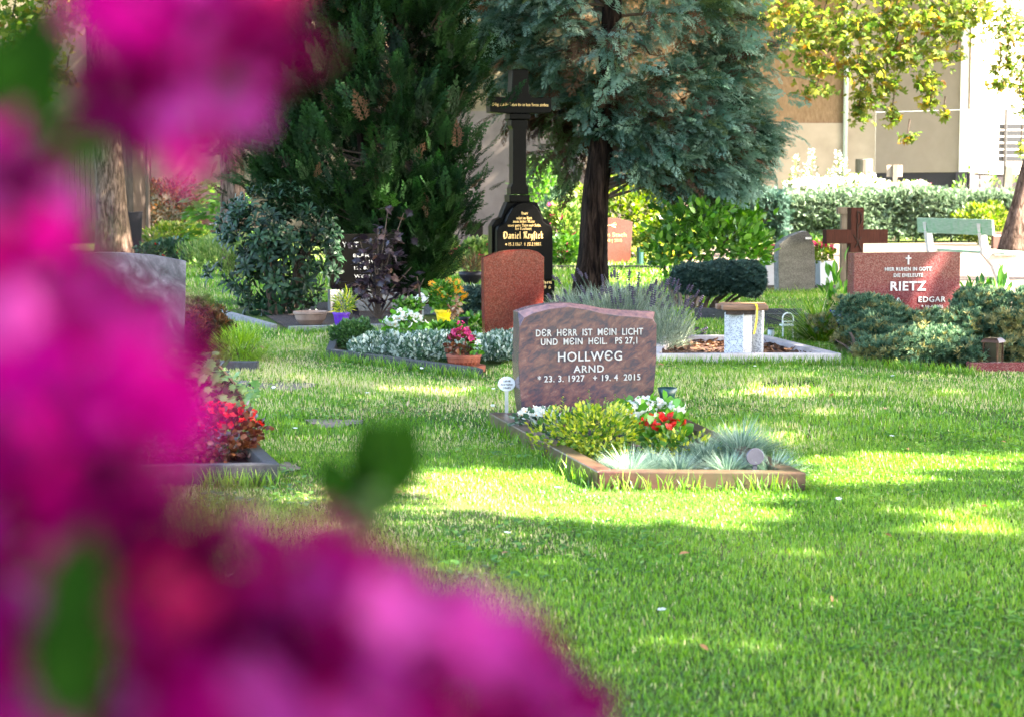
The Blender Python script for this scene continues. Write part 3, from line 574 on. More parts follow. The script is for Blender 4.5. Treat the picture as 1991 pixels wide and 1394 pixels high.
mb = MB(); mb.tube([(shx1 - shx0 + .4, -.2, 0), (shx1 - shx0 + .4, -.2, zr)], .06, 6); mb.build('post', M['dark_wood'], shed)

# ================================================================== TREES
def trunk_mesh(pts, rad, name, mat, parent, lobes=5, seed=1, n=28, amp=.09):
    # densify and flute the trunk
    P = [Vector(p) for p in pts]; Q = []; Rr = []
    for i in range(len(P) - 1):
        for k in range(10):
            f = k / 10; Q.append(P[i].lerp(P[i + 1], f)); Rr.append(rad[i] * (1 - f) + rad[i + 1] * f)
    Q.append(P[-1]); Rr.append(rad[-1]); rings = []
    for q, r in zip(Q, Rr):
        ring = []
        for k in range(n):
            a = 2 * math.pi * k / n
            w = 1 + amp * pnoise(Vector((math.cos(a) * 2.2 + seed, math.sin(a) * 2.2, q.z * .5))) * 2 + amp * .7 * pnoise(Vector((math.cos(a) * 7, math.sin(a) * 7 + seed, q.z * 1.2))) + amp * .5 * math.sin(lobes * a + q.z)
            ring.append((q.x + math.cos(a) * r * w, q.y + math.sin(a) * r * w, q.z))
        rings.append(ring)
    mb = MB(); mb.loft(rings); return mb.build(name, mat, parent, smooth=True)

def conifer(root, D, zs_, xls, xrs, nb, per, protos, mats, size, dfac, trunkx, up, out, droop, cl=.24, seed=1, deadfrac=.08, zpow=1.0):
    """crown of sprays gathered at the ends of boughs; outline given by half-widths at heights"""
    zs_ = np.array(zs_); r = np.random.default_rng(seed); od = np.argsort(zs_); zs_ = zs_[od]; xls = np.array(xls)[od]; xrs = np.array(xrs)[od]
    z = zs_.min() + (zs_.max() - zs_.min()) * r.random(nb) ** zpow
    xl = np.interp(z, zs_, xls); xr = np.interp(z, zs_, xrs)
    c = (xl + xr) / 2; a = (xr - xl) / 2; phi = r.random(nb) * 2 * np.pi; rho = .5 + .5 * r.random(nb) ** .55
    bx = c + a * np.cos(phi) * rho; by = D + np.minimum(a, 1.9) * dfac * np.sin(phi) * rho
    ends = np.stack([bx, by, z], 1)
    cen = np.stack([np.full(nb, trunkx), np.full(nb, D), z - .5 * up + .25 * droop], 1)
    dv = ends - cen; L = np.linalg.norm(dv, axis=1, keepdims=True); dn = dv / (L + 1e-6)
    T = np.repeat(r.random((nb, 1)) * 0 + 1, per, 0)
    k = nb * per; idx = np.repeat(np.arange(nb), per)
    along = r.normal(size=k) * .55
    off = r.normal(size=(k, 3)) * cl * np.array([.75, .75, .55])
    pos = ends[idx] + dn[idx] * (along * cl)[:, None] + off * .8
    pos[:, 2] = np.maximum(pos[:, 2], .12)
    fw = dn[idx] * out + np.array([0, 0, up - droop]) + r.normal(size=(k, 3)) * .42 + off / cl * .35
    upv = np.array([0, 0, 1.0]) + r.normal(size=(k, 3)) * .55
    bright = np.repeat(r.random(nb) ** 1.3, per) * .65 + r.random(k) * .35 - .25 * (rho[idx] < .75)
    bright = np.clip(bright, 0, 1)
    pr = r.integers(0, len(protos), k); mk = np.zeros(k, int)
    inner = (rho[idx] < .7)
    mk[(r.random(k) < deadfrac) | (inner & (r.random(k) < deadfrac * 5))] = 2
    mk[(r.random(k) < .12) & (mk == 0)] = 1
    for j, p in enumerate(protos):
        s = pr == j
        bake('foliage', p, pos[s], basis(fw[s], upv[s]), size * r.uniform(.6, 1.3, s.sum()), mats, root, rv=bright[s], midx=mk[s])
    mb = MB()
    for i in range(0, nb, 4):
        e = Vector(ends[i]); s0 = Vector((trunkx, D, max(.3, e.z - (.5 * up - .3 * droop) * L[i, 0] + r.uniform(-.25, .3))))
        m1 = s0.lerp(e, .4) + Vector((r.normal() * .06, r.normal() * .06, .1 + r.normal() * .06)); m2 = s0.lerp(e, .75) + Vector((r.normal() * .05, r.normal() * .05, r.normal() * .06)); mb.tube([s0, m1, m2, e], [.022, .014, .009, .004], 5)
    o = mb.build('bough', M['twig'], root); o['kind'] = 'stuff'

def X0(px, D): return (px - CX) / F * D
# blue green cypress
DL = 21.5
law = thing('blue_cypress', (0, 0, 0), 'large cypress with blue green feathery foliage hanging right over the black monument', 'tree')
law['label'] = 'large cypress with blue green feathery foliage above a bare fissured trunk beside the black monument'
tx = X0(1152, DL)
trunk_mesh([(X0(1148, DL), DL, 0), (X0(1152, DL), DL, .5), (X0(1158, DL), DL, 1.3), (X0(1178, DL), DL, 2.2), (X0(1190, DL), DL, 3.6), (X0(1190, DL), DL, 7)], [.235, .175, .15, .13, .1, .04], 'trunk', M['bark'], law, seed=2)
ys = [350, 334, 310, 284, 258, 234, 200, 150, 100, 50, 0, -150, -350, -520]
xl_ = [1330, 1270, 1215, 1195, 1180, 1170, 1170, 1000, 945, 935, 940, 960, 1040, 1160]
xr_ = [1400, 1440, 1455, 1460, 1465, 1470, 1485, 1475, 1470, 1460, 1445, 1400, 1320, 1220]
zz = [at(0, y, DL).z for y in ys][::-1]
sp = [p_frond(s, 6, 52) for s in (1, 2, 3)]
lm = [M['lawson'], M['lawson_olive'], M['dead']]
conifer(law, DL, zz, [X0(x, DL) for x in xl_][::-1], [X0(x, DL) for x in xr_][::-1], 440, 13, sp, lm, .29, .8, X0(1180, DL), .12, .8, .25, cl=.19, seed=5, deadfrac=.05, zpow=1.5)
# boughs hanging at the far side over the monument
conifer(law, DL + .5, [at(0, 330, DL).z, at(0, 300, DL).z, at(0, 240, DL).z, at(0, 190, DL).z], [X0(1090, DL), X0(1060, DL), X0(1020, DL), X0(990, DL)], [X0(1130, DL), X0(1140, DL), X0(1150, DL), X0(1150, DL)], 26, 8, sp, [M['lawson_olive'], M['thuja'], M['dead']], .3, .9, tx, .0, .6, .5, cl=.16, seed=9, deadfrac=.25)

# green thuja
DT = 20.0
thu = thing('green_thuja', (0, 0, 0), 'large dense dark green thuja with several stems behind the black KRYST stone', 'tree')
ys = [560, 530, 500, 460, 420, 380, 330, 280, 230, 180, 120, 60, 0, -150, -350, -520]
xl_ = [780, 745, 720, 650, 600, 500, 478, 485, 500, 510, 530, 560, 580, 620, 700, 760]
xr_ = [825, 842, 862, 890, 905, 915, 925, 920, 930, 935, 925, 915, 900, 890, 850, 790]
zz = [at(0, y, DT).z for y in ys][::-1]
tp = [p_frond(s, 6, 40, .05, .05, .36) for s in (4, 5)]
conifer(thu, DT, zz, [X0(x, DT) + .12 for x in xl_][::-1], [X0(x, DT) - .12 for x in xr_][::-1], 740, 9, tp, [M['thuja'], M['thuja'], M['dead']], .31, .8, X0(800, DT), .9, .6, 0, cl=.19, seed=15, deadfrac=.012, zpow=1.25)
for k, (px, lean) in enumerate(((742, -.3), (775, -.05), (800, .12), (822, .3), (760, .2))):
    trunk_mesh([(X0(px, DT), DT + .1 * (k % 3), 0), (X0(px, DT) + lean * .5, DT + .1 * (k % 3), 1.2), (X0(px, DT) + lean * 1.2, DT, 3.5)], [.085, .06, .03], 'trunk', M['bark'], thu, seed=k, n=12)

# big trunk by the shed and its drooping sunlit leaves
DP = 33.0
lt = thing('tall_maple', (0, 0, 0), 'tall tree by the shed with a bare dappled trunk and yellow green leaves', 'tree')
trunk_mesh([(X0(222, DP), DP, 0), (X0(218, DP), DP, 1.2), (X0(212, DP), DP, 2.2), (X0(202, DP), DP, 3.6), (X0(196, DP), DP, 5), (X0(190, DP), DP, 9)], [.34, .27, .25, .21, .2, .14], 'trunk', M['bark_pale'], lt, seed=5)
def leafclusters(root, D, blobs, size, mat, protos, seed, twigs=True, attach=None):
    r = np.random.default_rng(seed); P = []; mb = MB()
    for (px, py, rx, ry, k) in blobs:
        c = at(px, py, D); s = F / D
        q = r.normal(size=(k, 3)) * .5; P.append(np.array([[c.x, c.y, c.z]]) + q * np.array([rx / s, min(rx, 60) / s * 1.2, ry / s]))
        if twigs:
            top = Vector((c.x + .2 * rx / s, c.y, c.z + ry / s)); m = Vector((c.x - .1 * rx / s, c.y, c.z)); e = Vector((c.x, c.y, c.z - ry / s * .8))
            mb.tube([top + Vector((0, 0, .25)), m, e], [.018, .01, .004], 5)
    P = np.concatenate(P); k = len(P)
    fw = r.normal(size=(k, 3)) * .8 + np.array([0, -.1, -.45]); upv = np.array([0, 0, 1.0]) + r.normal(size=(k, 3)) * .7
    bake('foliage', protos, P, basis(fw, upv), size * r.uniform(.6, 1.25, k), mat, root, rv=r.random(k))
    if twigs: o = mb.build('twig', M['twig'], root); o['kind'] = 'stuff'
blL = [(30, 30, 60, 45, 130), (90, 60, 60, 50, 120), (60, 110, 60, 35, 120), (30, 150, 50, 40, 80), (100, 140, 35, 22, 50), (130, 150, 20, 12, 20), (75, 185, 26, 18, 30), (20, 90, 50, 50, 80), (150, 20, 50, 30, 60), (105, -30, 90, 50, 140), (-60, 60, 60, 90, 150), (178, 162, 8, 6, 8), (240, -60, 120, 40, 120)]
leafclusters(lt, DP - 1, [(a_, b1, c1, d1, int(k_ * 1.7)) for a_, b1, c1, d1, k_ in blL], .125, M['chestnut'], p_maple(), 3)
# second trunk behind the sapling
t2r = thing('cedar_trunk', (0, 0, 0), 'thick straight fissured trunk behind the bright green sapling', 'tree')
DQ = 30.0
trunk_mesh([(X0(458, DQ), DQ, 0), (X0(455, DQ), DQ, 1), (X0(452, DQ), DQ, 2.2), (X0(450, DQ), DQ, 8)], [.26, .2, .18, .1], 'trunk', M['bark_pale'], t2r, seed=8)
conifer(t2r, DQ, [at(0, y, DQ).z for y in (300, 200, 50, -100, -300)][::-1][::-1], [X0(400, DQ)] * 2 + [X0(380, DQ)] * 3, [X0(520, DQ)] * 2 + [X0(560, DQ)] * 3, 70, 9, tp, [M['thuja'], M['lawson_olive'], M['dead']], .4, .8, X0(452, DQ), .3, .7, .2, cl=.3, seed=25, deadfrac=.2)

# chestnut with hanging leaves
DC = 39.0
ch = thing('horse_chestnut', (0, 0, 0), 'horse chestnut leaning over the bench with yellow green drooping leaves', 'tree')
trunk_mesh([(X0(1972, DC), DC, 0), (X0(1985, DC), DC, 1), (X0(2010, DC), DC, 2.2), (X0(2035, DC), DC, 5), (X0(2040, DC), DC, 9)], [.38, .25, .22, .2, .15], 'trunk', M['bark_pale'], ch, seed=12)
blR = [(1520, 20, 60, 40, 120), (1560, 80, 60, 40, 110), (1600, 50, 60, 40, 120), (1590, 130, 50, 28, 80), (1590, 175, 36, 14, 45), (1660, 60, 60, 45, 140), (1670, 130, 45, 40, 110), (1680, 190, 26, 34, 70), (1670, 225, 16, 14, 24),
       (1740, 40, 60, 40, 140), (1740, 110, 50, 34, 110), (1720, 170, 30, 26, 60), (1735, 225, 18, 22, 30), (1765, 268, 18, 10, 20), (1800, 100, 50, 40, 100), (1800, 160, 36, 22, 60), (1810, 200, 20, 20, 26), (1835, 222, 12, 8, 10),
       (1830, 30, 60, 35, 120), (1900, 20, 60, 30, 110), (1960, 50, 50, 40, 110), (1960, 110, 40, 36, 80), (1940, 160, 30, 22, 36), (1985, 170, 24, 30, 36), (1990, 215, 12, 14, 10), (1985, 290, 8, 20, 8), (1860, 110, 24, 14, 18), (1850, 60, 40, 26, 60), (1780, -20, 300, 25, 420), (1700, -80, 300, 50, 420), (2060, 60, 60, 160, 260)]
leafclusters(ch, 35.5, [(a_, b1, c1, d1, int(k_ * 1.5)) for a_, b1, c1, d1, k_ in blR], .115, M['chestnut'], p_palm(5, .17), 4)

# --- off-frame trees whose crowns shade the lawn; gaps let the sun patches through
tanE = math.tan(R(SUN_EL)); sxy = np.array([math.cos(R(SUN_AZ)), math.sin(R(SUN_AZ))])
LIT = [(900, 948, 160, 36), (1060, 960, 200, 36), (1250, 974, 250, 36), (1420, 990, 150, 36), (860, 972, 110, 36), (1720, 910, 190, 30), (1860, 1012, 115, 34), (1975, 893, 50, 14), (1560, 985, 60, 14), (1085, 1062, 60, 10), (840, 762, 70, 8),
       (1360, 683, 70, 9), (560, 606, 70, 7), (900, 600, 40, 14), (1220, 545, 60, 16), (1250, 925, 70, 22), (1450, 850, 60, 26), (1640, 640, 60, 10), (1760, 700, 50, 12), (1500, 762, 110, 7), (1000, 650, 30, 10), (620, 970, 60, 16), (1830, 655, 50, 18), (1930, 640, 50, 22)]
def canopy(gx0, gx1, gy0, gy1, per, zlo, zhi, trunks, label, litmask=True, size=.28, thr=-.35, group='tall broadleaf trees outside the lawn'):
    area = (gx1 - gx0) * (gy1 - gy0); k = int(area * per)
    x = rng.uniform(gx0, gx1, k); y = rng.uniform(gy0, gy1, k); z = rng.uniform(zlo, zhi, k)
    px, py = proj(x, y); keep = np.ones(k, bool)
    if litmask:
        gs_ = .14 * 4320 / np.maximum(y, 3) ** 2
        for (a, b_, c, d) in LIT: keep &= ~(((px - a) / (c + 25)) ** 2 + ((py - b_) / (d + gs_)) ** 2 < 1)
        keep &= ~((((py < 545) & (px > 1245)) | ((py < 505) & (px > 1100)) | ((px > 1745) & (py < 605))) & (py > 380) & (y > 10))
        keep &= ~((py < 470) & (px < 1110) & (y > 10) & (rng.random(k) < .5))
    nz = np.sin(x * 2.1 + 1) * np.sin(y * 1.3 + 2) + np.sin(x * 4.3 + y * 2.9) * .6
    x, y, z = x[keep], y[keep], z[keep]
    lx = x + z / tanE * sxy[0]; ly = y + z / tanE * sxy[1]
    P = np.stack([lx, ly, z], 1); near = np.argmin([(lx - t[0]) ** 2 + (ly - t[1]) ** 2 for t in trunks], axis=0)
    for i, tpos in enumerate(trunks):
        rt = thing('broadleaf_tree', (0, 0, 0), label[i], 'tree', group)
        s = near == i; kk = s.sum()
        bake('crown', p_quadleaf(.36), P[s], basis(dirs(kk), dirs(kk)), size * rng.uniform(.7, 1.2, kk), M['canopy'], rt)
        trunk_mesh([(tpos[0], tpos[1], 0), (tpos[0], tpos[1], 3), (tpos[0] - .3, tpos[1], zhi)], [.35, .26, .12], 'trunk', M['bark_pale'], rt, seed=i, n=16)
        mbb = MB(); q = P[s]
        for j in range(14):
            e = Vector(q[rng.integers(0, kk)]); mbb.tube([(tpos[0] - .1, tpos[1], zlo - 1.5), (tpos[0] * .5 + e.x * .5, tpos[1] * .5 + e.y * .5, e.z * .5 + zlo * .5), e], [.1, .06, .02], 6)
        mbb.build('limb', M['bark_pale'], rt)['kind'] = 'stuff'
canopy(-7.5, 8.5, 0.0, 31, 250, 6.8, 9.6, [(9.0, 1.6), (9.5, 15.5), (13.5, 25)], ['broadleaf tree standing beside the near lawn with a wide crown', 'broadleaf tree standing beside the middle lawn with a wide crown', 'broadleaf tree standing beside the far lawn with a wide crown'])
canopy(-16, -6.5, 24, 40, 130, 7.2, 9.8, [(-2.3, 33)], ['broadleaf tree whose crown shades the bare trunks by the shed'], litmask=False, size=.3)  # crown added out of view to keep sun off the trunks
# an unseen crown added behind the conifers to shade the stained wall
canopy(-21, 4.0, 46, 60, 110, 9.5, 15, [(-3.4, 50)], ['tall broadleaf tree hidden behind the conifers by the stained wall'], litmask=False, size=.34)

# ================================================================== HEADSTONES AND GRAVES
def frame_of(pxc, yb, yaw=YAW, z=0):
    p = gp(pxc, yb, z); return p, F / p.y
def loc(prof, xc, yb, s, cy=math.cos(YAW)): return [((x - xc) / s / cy, (yb - y) / s) for x, y in prof]
def kerbs(root, corners, th, h, mat, open_back=False, names='kerb', sink=.03, gaps=()):
    """corners: world points of the outer outline; each side is its own stone"""
    c = [Vector((p[0], p[1], 0)) for p in corners]; ctr = sum(c, Vector()) / len(c); k = len(c)
    inn = []
    for i in range(k):
        p, a, b_ = c[i], c[i - 1], c[(i + 1) % k]
        d1 = (a - p).normalized(); d2 = (b_ - p).normalized(); s = abs(d1.cross(d2).z)
        inn.append(p + (d1 + d2) * th / max(s, .3))
    for i in range(k):
        if i in gaps: continue
        j = (i + 1) % k; e = (c[j] - c[i]).normalized() * .0015
        mb = MB(); q = [c[i] + e, c[j] - e, inn[j] - e, inn[i] + e]
        mb.loft([[(p.x, p.y, z) for p in q] for z in (-sink, h)]); mb.build(names, mat, root, bevel=.006)
    return inn
EXC = []      # outlines kept free of grass
def local(pts, o): return [Vector((p[0] - o[0], p[1] - o[1], 0)) for p in pts]

# ---- main stone
gh = [gp(950, 829), gp(1162, 951), gp(1567, 954), gp(1308, 829)]; EXC.append(gh)
hg = thing('grave_border', gh[0], 'low red granite grave border filled with yellow shrub, begonias and blue fescue', 'grave border')
inn = kerbs(hg, local(gh, gh[0]), .075, .075, M['kerb_red'])
sheet('grave_soil', [(p.x, p.y) for p in inn], M['soil'], .02, None, hg)
yawh = R(13)
p0, s0 = frame_of(1133, 827, yawh); s0 = F / p0.y
hs = thing('headstone', (p0.x, p0.y, 0), 'red and dark grey granite headstone with wavy top reading HOLLWEG ARND', 'headstone', rz=yawh)
TOPF = [(1012, 613), (1030, 604), (1060, 597), (1095, 593), (1130, 598), (1165, 607), (1200, 612), (1235, 615), (1263, 619)]
TOPB = [(1003, 602), (1028, 594), (1060, 588), (1095, 586), (1132, 590), (1168, 598), (1204, 602), (1238, 604), (1271, 606)]
LFT = [(1016, 840), (1013, 815), (1007, 780), (1003, 740), (1001, 700), (1002, 660), (1003, 630)]
RGT = [(1271, 630), (1271, 690), (1268, 740), (1262, 790), (1253, 840)]
cw = math.cos(yawh)
front = loc(LFT + TOPF + RGT, 1133, 827, s0, cw); back = loc(LFT + TOPB + RGT, 1133, 827, s0, cw)
mb = MB(); mb.loft([[(x, -.07, z) for x, z in front], [(x, -.035, z) for x, z in back], [(x, .075, z) for x, z in back]])
st = mb.build('stone', [M['hollweg'], M['hollweg_top']], hs, bevel=.002)
for p_ in st.data.polygons:
    if p_.normal.z > .3: p_.material_index = 1
mb = MB(); mb.box(-.44, .44, -.2, .16, 0, .045); mb.build('base_slab', M['kerb_red'], hs, bevel=.004)
def hline(txt, x0, x1, yb_, hpx, mat=M['silver'], root=hs, s=s0, xc=1133, yb0=827, y=-.0715, c=cw, bold=.0003, depth=.006, space=1.1):
    return text(root, txt, hpx / s / .81, ((x0 + x1) / 2 - xc) / s / c, y, (yb0 - yb_) / s, mat, depth, bold=bold, width=(x1 - x0) / s / c, space=space)
letters(hline('DЄR  HЄRR  IST  MЄIN  LICHT', 1034, 1243, 649, 15))
letters(hline('UND  MЄIN  HЄIL.   PS 27,1', 1045, 1233, 666, 14.5))
letters(hline('HOLLWЄG', 1077, 1202, 698, 21))
letters(hline('ARND', 1108, 1167, 720, 16))
letters(hline('* 23. 3. 1927   + 19. 4  2015', 1038, 1239, 737, 14))

def marker(px, py, pyb, rx, ry, lines, label, tilt=0.0, metal='enamel', cat='grave marker'):
    """oval enamel plate on a thin stake"""
    p = gp(px, pyb); s = F / p.y; h = (pyb - py) / s
    rt = thing('grave_marker', (p.x, p.y, 0), label, cat, 'small oval grave markers on stakes', rz=YAW * .5)
    mb = MB(); mb.box(-.009, .009, -.004, .004, -.03, h); mb.build('stake', M['alu'] if metal == 'enamel' else M['pewter'], rt)
    mb = MB(); mb.loft([[(math.cos(a) * rx / s * k, y, h + math.sin(a) * ry / s * k) for a in np.linspace(0, 2 * math.pi, 28, endpoint=False)] for y, k in ((-.0045, 1), (-.009, .94))]); mb.build('plate', M[metal], rt, smooth=False)
    for i, (tx_, w) in enumerate(lines):
        text(rt, tx_, .36 * ry / s, 0, -.0098, h + (0.28 - .45 * i) * ry / s, M['black_ink'], .001, width=w * rx / s, bold=.0003)
    return rt
marker(985, 745, 829, 17, 14.5, [('1.681-08', .8), ('Arnd Hollweg', 1.4), ('† 19.4.2015', .9)], 'white oval plate on a stake standing beside the HOLLWEG headstone')
marker(1467, 886, 940, 18, 17, [], 'round dull metal plate on a stake among the blue fescue', metal='pewter')
vm = thing('grave_vase', gp(1297, 828), 'dark green plastic flower vase stuck in the lawn behind the HOLLWEG headstone', 'vase')
sV = F / vm.location.y
mb = MB(); mb.lathe([(.012, -.05), (.02, 0), (.026, .03), (.034, .1), (.04, .16), (.052, .2), (.048, .202), (.036, .15), (.03, .1), (.01, .05)], 24); mb.build('vase_body', M['green_plastic'], vm, smooth=True)

def blooms(root, me, pts, size, name='blossom', tilt=.9):
    for p in pts:
        put(name, me, root, p, (rnd.uniform(-tilt, tilt) + .5, rnd.uniform(-tilt, tilt), rnd.uniform(0, 6.28)), size * rnd.uniform(.75, 1.15))
bw = mesh_of('white_blossom', p_flower(4, .48, .35, .05, True), [M['whitebloom'], M['yellowbloom']])
br_ = mesh_of('red_blossom', p_flower(4, .5, .35), [M['redbloom']])
bpk = mesh_of('pink_blossom', p_flower(4, .5, .35), [M['pinkbloom']])
bye = mesh_of('yellow_blossom', p_flower(11, .14, .02, .1, True), [M['yellowbloom'], M['bronze']])
def plant(name, label, cat, px, py, r, h, proto, n, size, mat, bloom=None, nbloom=0, bsize=.03, group=None, up=.4, out=.7, zc=.5, z0=0.0, **k):
    p = gp(px, py) if not isinstance(px, Vector) else px
    rt = thing(name, (p.x, p.y, z0), label, cat, group)
    bush(rt, 'foliage', (0, 0, h * zc), (r, r * .9, h * .55), proto, n, size, M[mat] if isinstance(mat, str) else mat, out, up, **k)
    stems(rt, 7, r * .8, h * .8, rad=max(.003, r * .02), mat=M['stem_green'])
    if bloom is not None:
        pts = []
        for _ in range(nbloom):
            a = rnd.uniform(0, 6.283); e = rnd.uniform(0, 1) ** .6; zz_ = h * zc + h * .55 * math.sqrt(max(0, 1 - e * e * .8)) + bsize * .3
            pts.append((math.cos(a) * e * r, math.sin(a) * e * r * .9, zz_ * rnd.uniform(.85, 1.05)))
        blooms(rt, bloom, pts, bsize)
    return rt
plant('begonia', 'white begonia at the inner corner of the red granite border below the HOLLWEG stone', 'flowers', 1048, 852, .115, .13, p_leaf(.4), 260, .035, 'silverleaf', bw, 40, .022, group='begonias on the HOLLWEG grave')
plant('begonia', 'white begonia with fresh green leaves between red begonias and the HOLLWEG stone', 'flowers', 1262, 862, .18, .16, p_leaf(.5), 200, .055, 'begonia_leaf', bw, 85, .026, group='begonias on the HOLLWEG grave', z0=.03)
plant('begonia', 'red begonia in front of the white ones on the HOLLWEG grave', 'flowers', 1290, 884, .12, .15, p_leaf(.5), 170, .045, 'begonia_leaf', br_, 42, .024, group='begonias on the HOLLWEG grave', z0=.02)
eu = thing('euonymus', gp(1145, 893), 'yellow variegated euonymus mound spilling over the red granite border', 'shrub')
for c, r, k in (((-.09, .06, .09), (.16, .16, .14), 650), ((.05, -.08, .10), (.15, .17, .16), 950), ((.06, .15, .10), (.2, .16, .13), 750), ((.42, -.0, .05), (.18, .12, .07), 300)):
    bush(eu, 'foliage', c, r, p_leaf(.32), k, .026, M['euonymus'], .8, .5, shell=.6)
def sprig(root, base, tip, n, size, mat, proto=None, name='sprig'):
    base, tip = Vector(base), Vector(tip); P = []; Fw = []
    for i in range(n):
        f = (i + .5) / n; a = i * 2.4; P.append(base.lerp(tip, f)); Fw.append(((tip - base).normalized() * .6 + Vector((math.cos(a), math.sin(a), 0))))
    bake(name, proto or p_leaf(.35), np.array([tuple(p) for p in P]), basis(np.array([tuple(f) for f in Fw]), np.tile([0, 0, 1.], (n, 1)) + rng.normal(size=(n, 3)) * .1), size * np.linspace(1.1, .6, n), mat, root, stuff=False)
    mb = MB(); mb.tube([base, base.lerp(tip, .5), tip], [.002, .0018, .001], 4); mb.build('stem', M['stem_green'], root)
o_ = eu.location
for px, py, bpy_ in ((1092, 770, 850), (1148, 757, 850), (1180, 772, 850), (1200, 765, 848), (1122, 800, 860), (1165, 790, 870), (1110, 800, 870), (1070, 805, 850), (1100, 790, 860), (1135, 785, 860), (1160, 775, 850), (1190, 790, 865), (1080, 790, 848), (1172, 800, 875), (1205, 790, 870), (1128, 772, 845), (1286, 785, 850), (1215, 800, 860)):
    b0 = gp(px, bpy_) - o_; tt = at(px + rnd.uniform(-4, 4), py, gp(px, bpy_).y) - o_; sprig(eu, (b0.x, b0.y, .08), tt, 16, .024, M['euonymus'])
def fescue(label, px, py, r, h, n, mat='fescue', w=.012, group='blue fescue tufts on the HOLLWEG grave', name='fescue_tuft', cat='grass tuft', z0=0, bend=.7):
    p = gp(px, py); rt = thing(name, (p.x, p.y, z0), label, cat, group)
    a = rng.uniform(0, 6.283, n); e = rng.random(n) ** .7; d = np.stack([np.cos(a) * e * .95, np.sin(a) * e * .95, np.full(n, .75)], 1)
    P = np.stack([np.cos(a) * e * r * .35, np.sin(a) * e * r * .35, np.zeros(n)], 1)
    bake('blades', p_blade(w, -bend * .6), P, basis(d + rng.normal(size=(n, 3)) * .12, np.array([0, 0, 1.]) + np.zeros((n, 3))), h * rng.uniform(.6, 1.2, n), M[mat], rt)
    return rt
for lab, px, py, r, h in (('pale blue fescue tuft at the near corner of the red border', 1225, 935, .13, .15), ('blue fescue tuft in the middle of the near border edge', 1320, 930, .12, .13), ('blue fescue tuft just before the round metal plate', 1415, 932, .13, .14),
                          ('large pale fescue tuft behind the round metal plate', 1440, 895, .2, .2), ('blue fescue tuft at the outer corner of the border', 1500, 932, .14, .14), ('blue fescue tuft behind the near middle tufts', 1370, 900, .12, .13), ('blue fescue tuft beside the yellow euonymus edge', 1270, 920, .12, .12)):
    fescue(lab, px, py, r, h, 900, w=.015)

# ---- red granite stone
p1 = gp(995, 660); s1 = F / p1.y
rs = thing('headstone', (p1.x, p1.y, 0), 'polished orange red granite headstone with wavy top and no writing', 'headstone', rz=YAW)
pr = loc([(943, 662), (941, 600), (940, 500), (960, 493), (985, 487), (1010, 485), (1032, 486), (1045, 490), (1057, 500), (1057, 560), (1054, 620), (1048, 662)], 997, 660, s1)
mb = MB(); mb.prism(pr, -.06, .06); mb.build('stone', M['red_granite'], rs, bevel=.005)
mb = MB(); mb.box(-.36, .33, -.16, .12, 0, .03); mb.build('base_slab', M['kerb_red'], rs, bevel=.004)
# variegated bed before it
bed = [gp(700, 652), gp(633, 692), gp(940, 732), gp(1000, 664)]
bed = [gp(655, 655), gp(634, 697), gp(935, 735), gp(985, 735), gp(985, 668)]
EXC.append([bed[0], bed[1], gp(925, 728), gp(975, 712), gp(985, 668)])
gb = thing('grave_border', bed[0], 'dark grey stone grave border round the white edged ground cover', 'grave border')
kerbs(gb, local([gp(650, 655), gp(634, 697), gp(940, 738), gp(1000, 660)], bed[0]), .06, .07, M['dark_kerb'], gaps=(2, 3))
gc = thing('ground_cover', gp(830, 700), 'dense low mat of small white edged leaves before the wordless red granite stone', 'ground cover')
for c, r, k in (((-.35, .1, .05), (.22, .38, .14), 1800), ((0, 0, .05), (.32, .45, .14), 2800), ((.38, -.05, .05), (.26, .42, .13), 1900), ((.56, .2, .05), (.2, .5, .14), 1500), ((.1, .5, .05), (.4, .3, .12), 1600), ((.6, -.12, .05), (.16, .3, .13), 900)):
    bush(gc, 'foliage', c, r, p_quadleaf(.36), k, .032, M['silverleaf'], .5, .8, shell=.75, lumps=.1)
plant('box_shrub', 'small rounded dark green box shrub at the corner of the ground cover', 'shrub', 688, 680, .17, .22, p_quadleaf(.35), 2600, .028, 'boxwood', up=.5)
plant('begonia', 'white begonia with bright green leaves standing in the white edged ground cover', 'flowers', 787, 680, .17, .27, p_leaf(.5), 200, .055, 'begonia_leaf', bw, 90, .03)
# terracotta bowl
pb = gp(902, 722); pot = thing('terracotta_planter', (pb.x, pb.y, 0), 'round ribbed terracotta planter on a wide saucer', 'flower pot')
mb = MB(); mb.lathe([(.12, 0), (.145, .0), (.15, .04), (.145, .045), (.0, .045)], 36); mb.build('saucer', M['terracotta'], pot, smooth=False)
mb = MB(); mb.lathe([(.09, .046), (.11, .07), (.116, .1), (.122, .1), (.122, .118), (.108, .118), (.1, .09), (0, .09)], 36); mb.build('pot', M['terracotta'], pot)
for k in range(24):
    a = k / 24 * 6.283; mbk = MB(); mbk.tube([(math.cos(a) * .105, math.sin(a) * .105, .05), (math.cos(a) * .115, math.sin(a) * .115, .098)], .004, 4); mbk.build('rib', M['terracotta'], pot)
bg2 = plant('begonia', 'pink and white begonia growing in the ribbed terracotta planter', 'flowers', 898, 722, .10, .16, p_leaf(.5), 150, .04, 'begonia_dark', bpk, 26, .022, z0=.11)
bush(bg2, 'foliage', (.09, -.03, .04), (.05, .05, .05), p_leaf(.5), 60, .035, M['begonia_leaf'])
blooms(bg2, bw, [(.09 + rnd.uniform(-.04, .03), -.04 + rnd.uniform(-.03, .03), .07 + rnd.uniform(-.03, .05)) for _ in range(9)], .018)
blooms(bg2, bpk, [(-.01 + rnd.uniform(-.02, .02), 0, .18 + rnd.uniform(-.01, .05)) for _ in range(6)], .018)
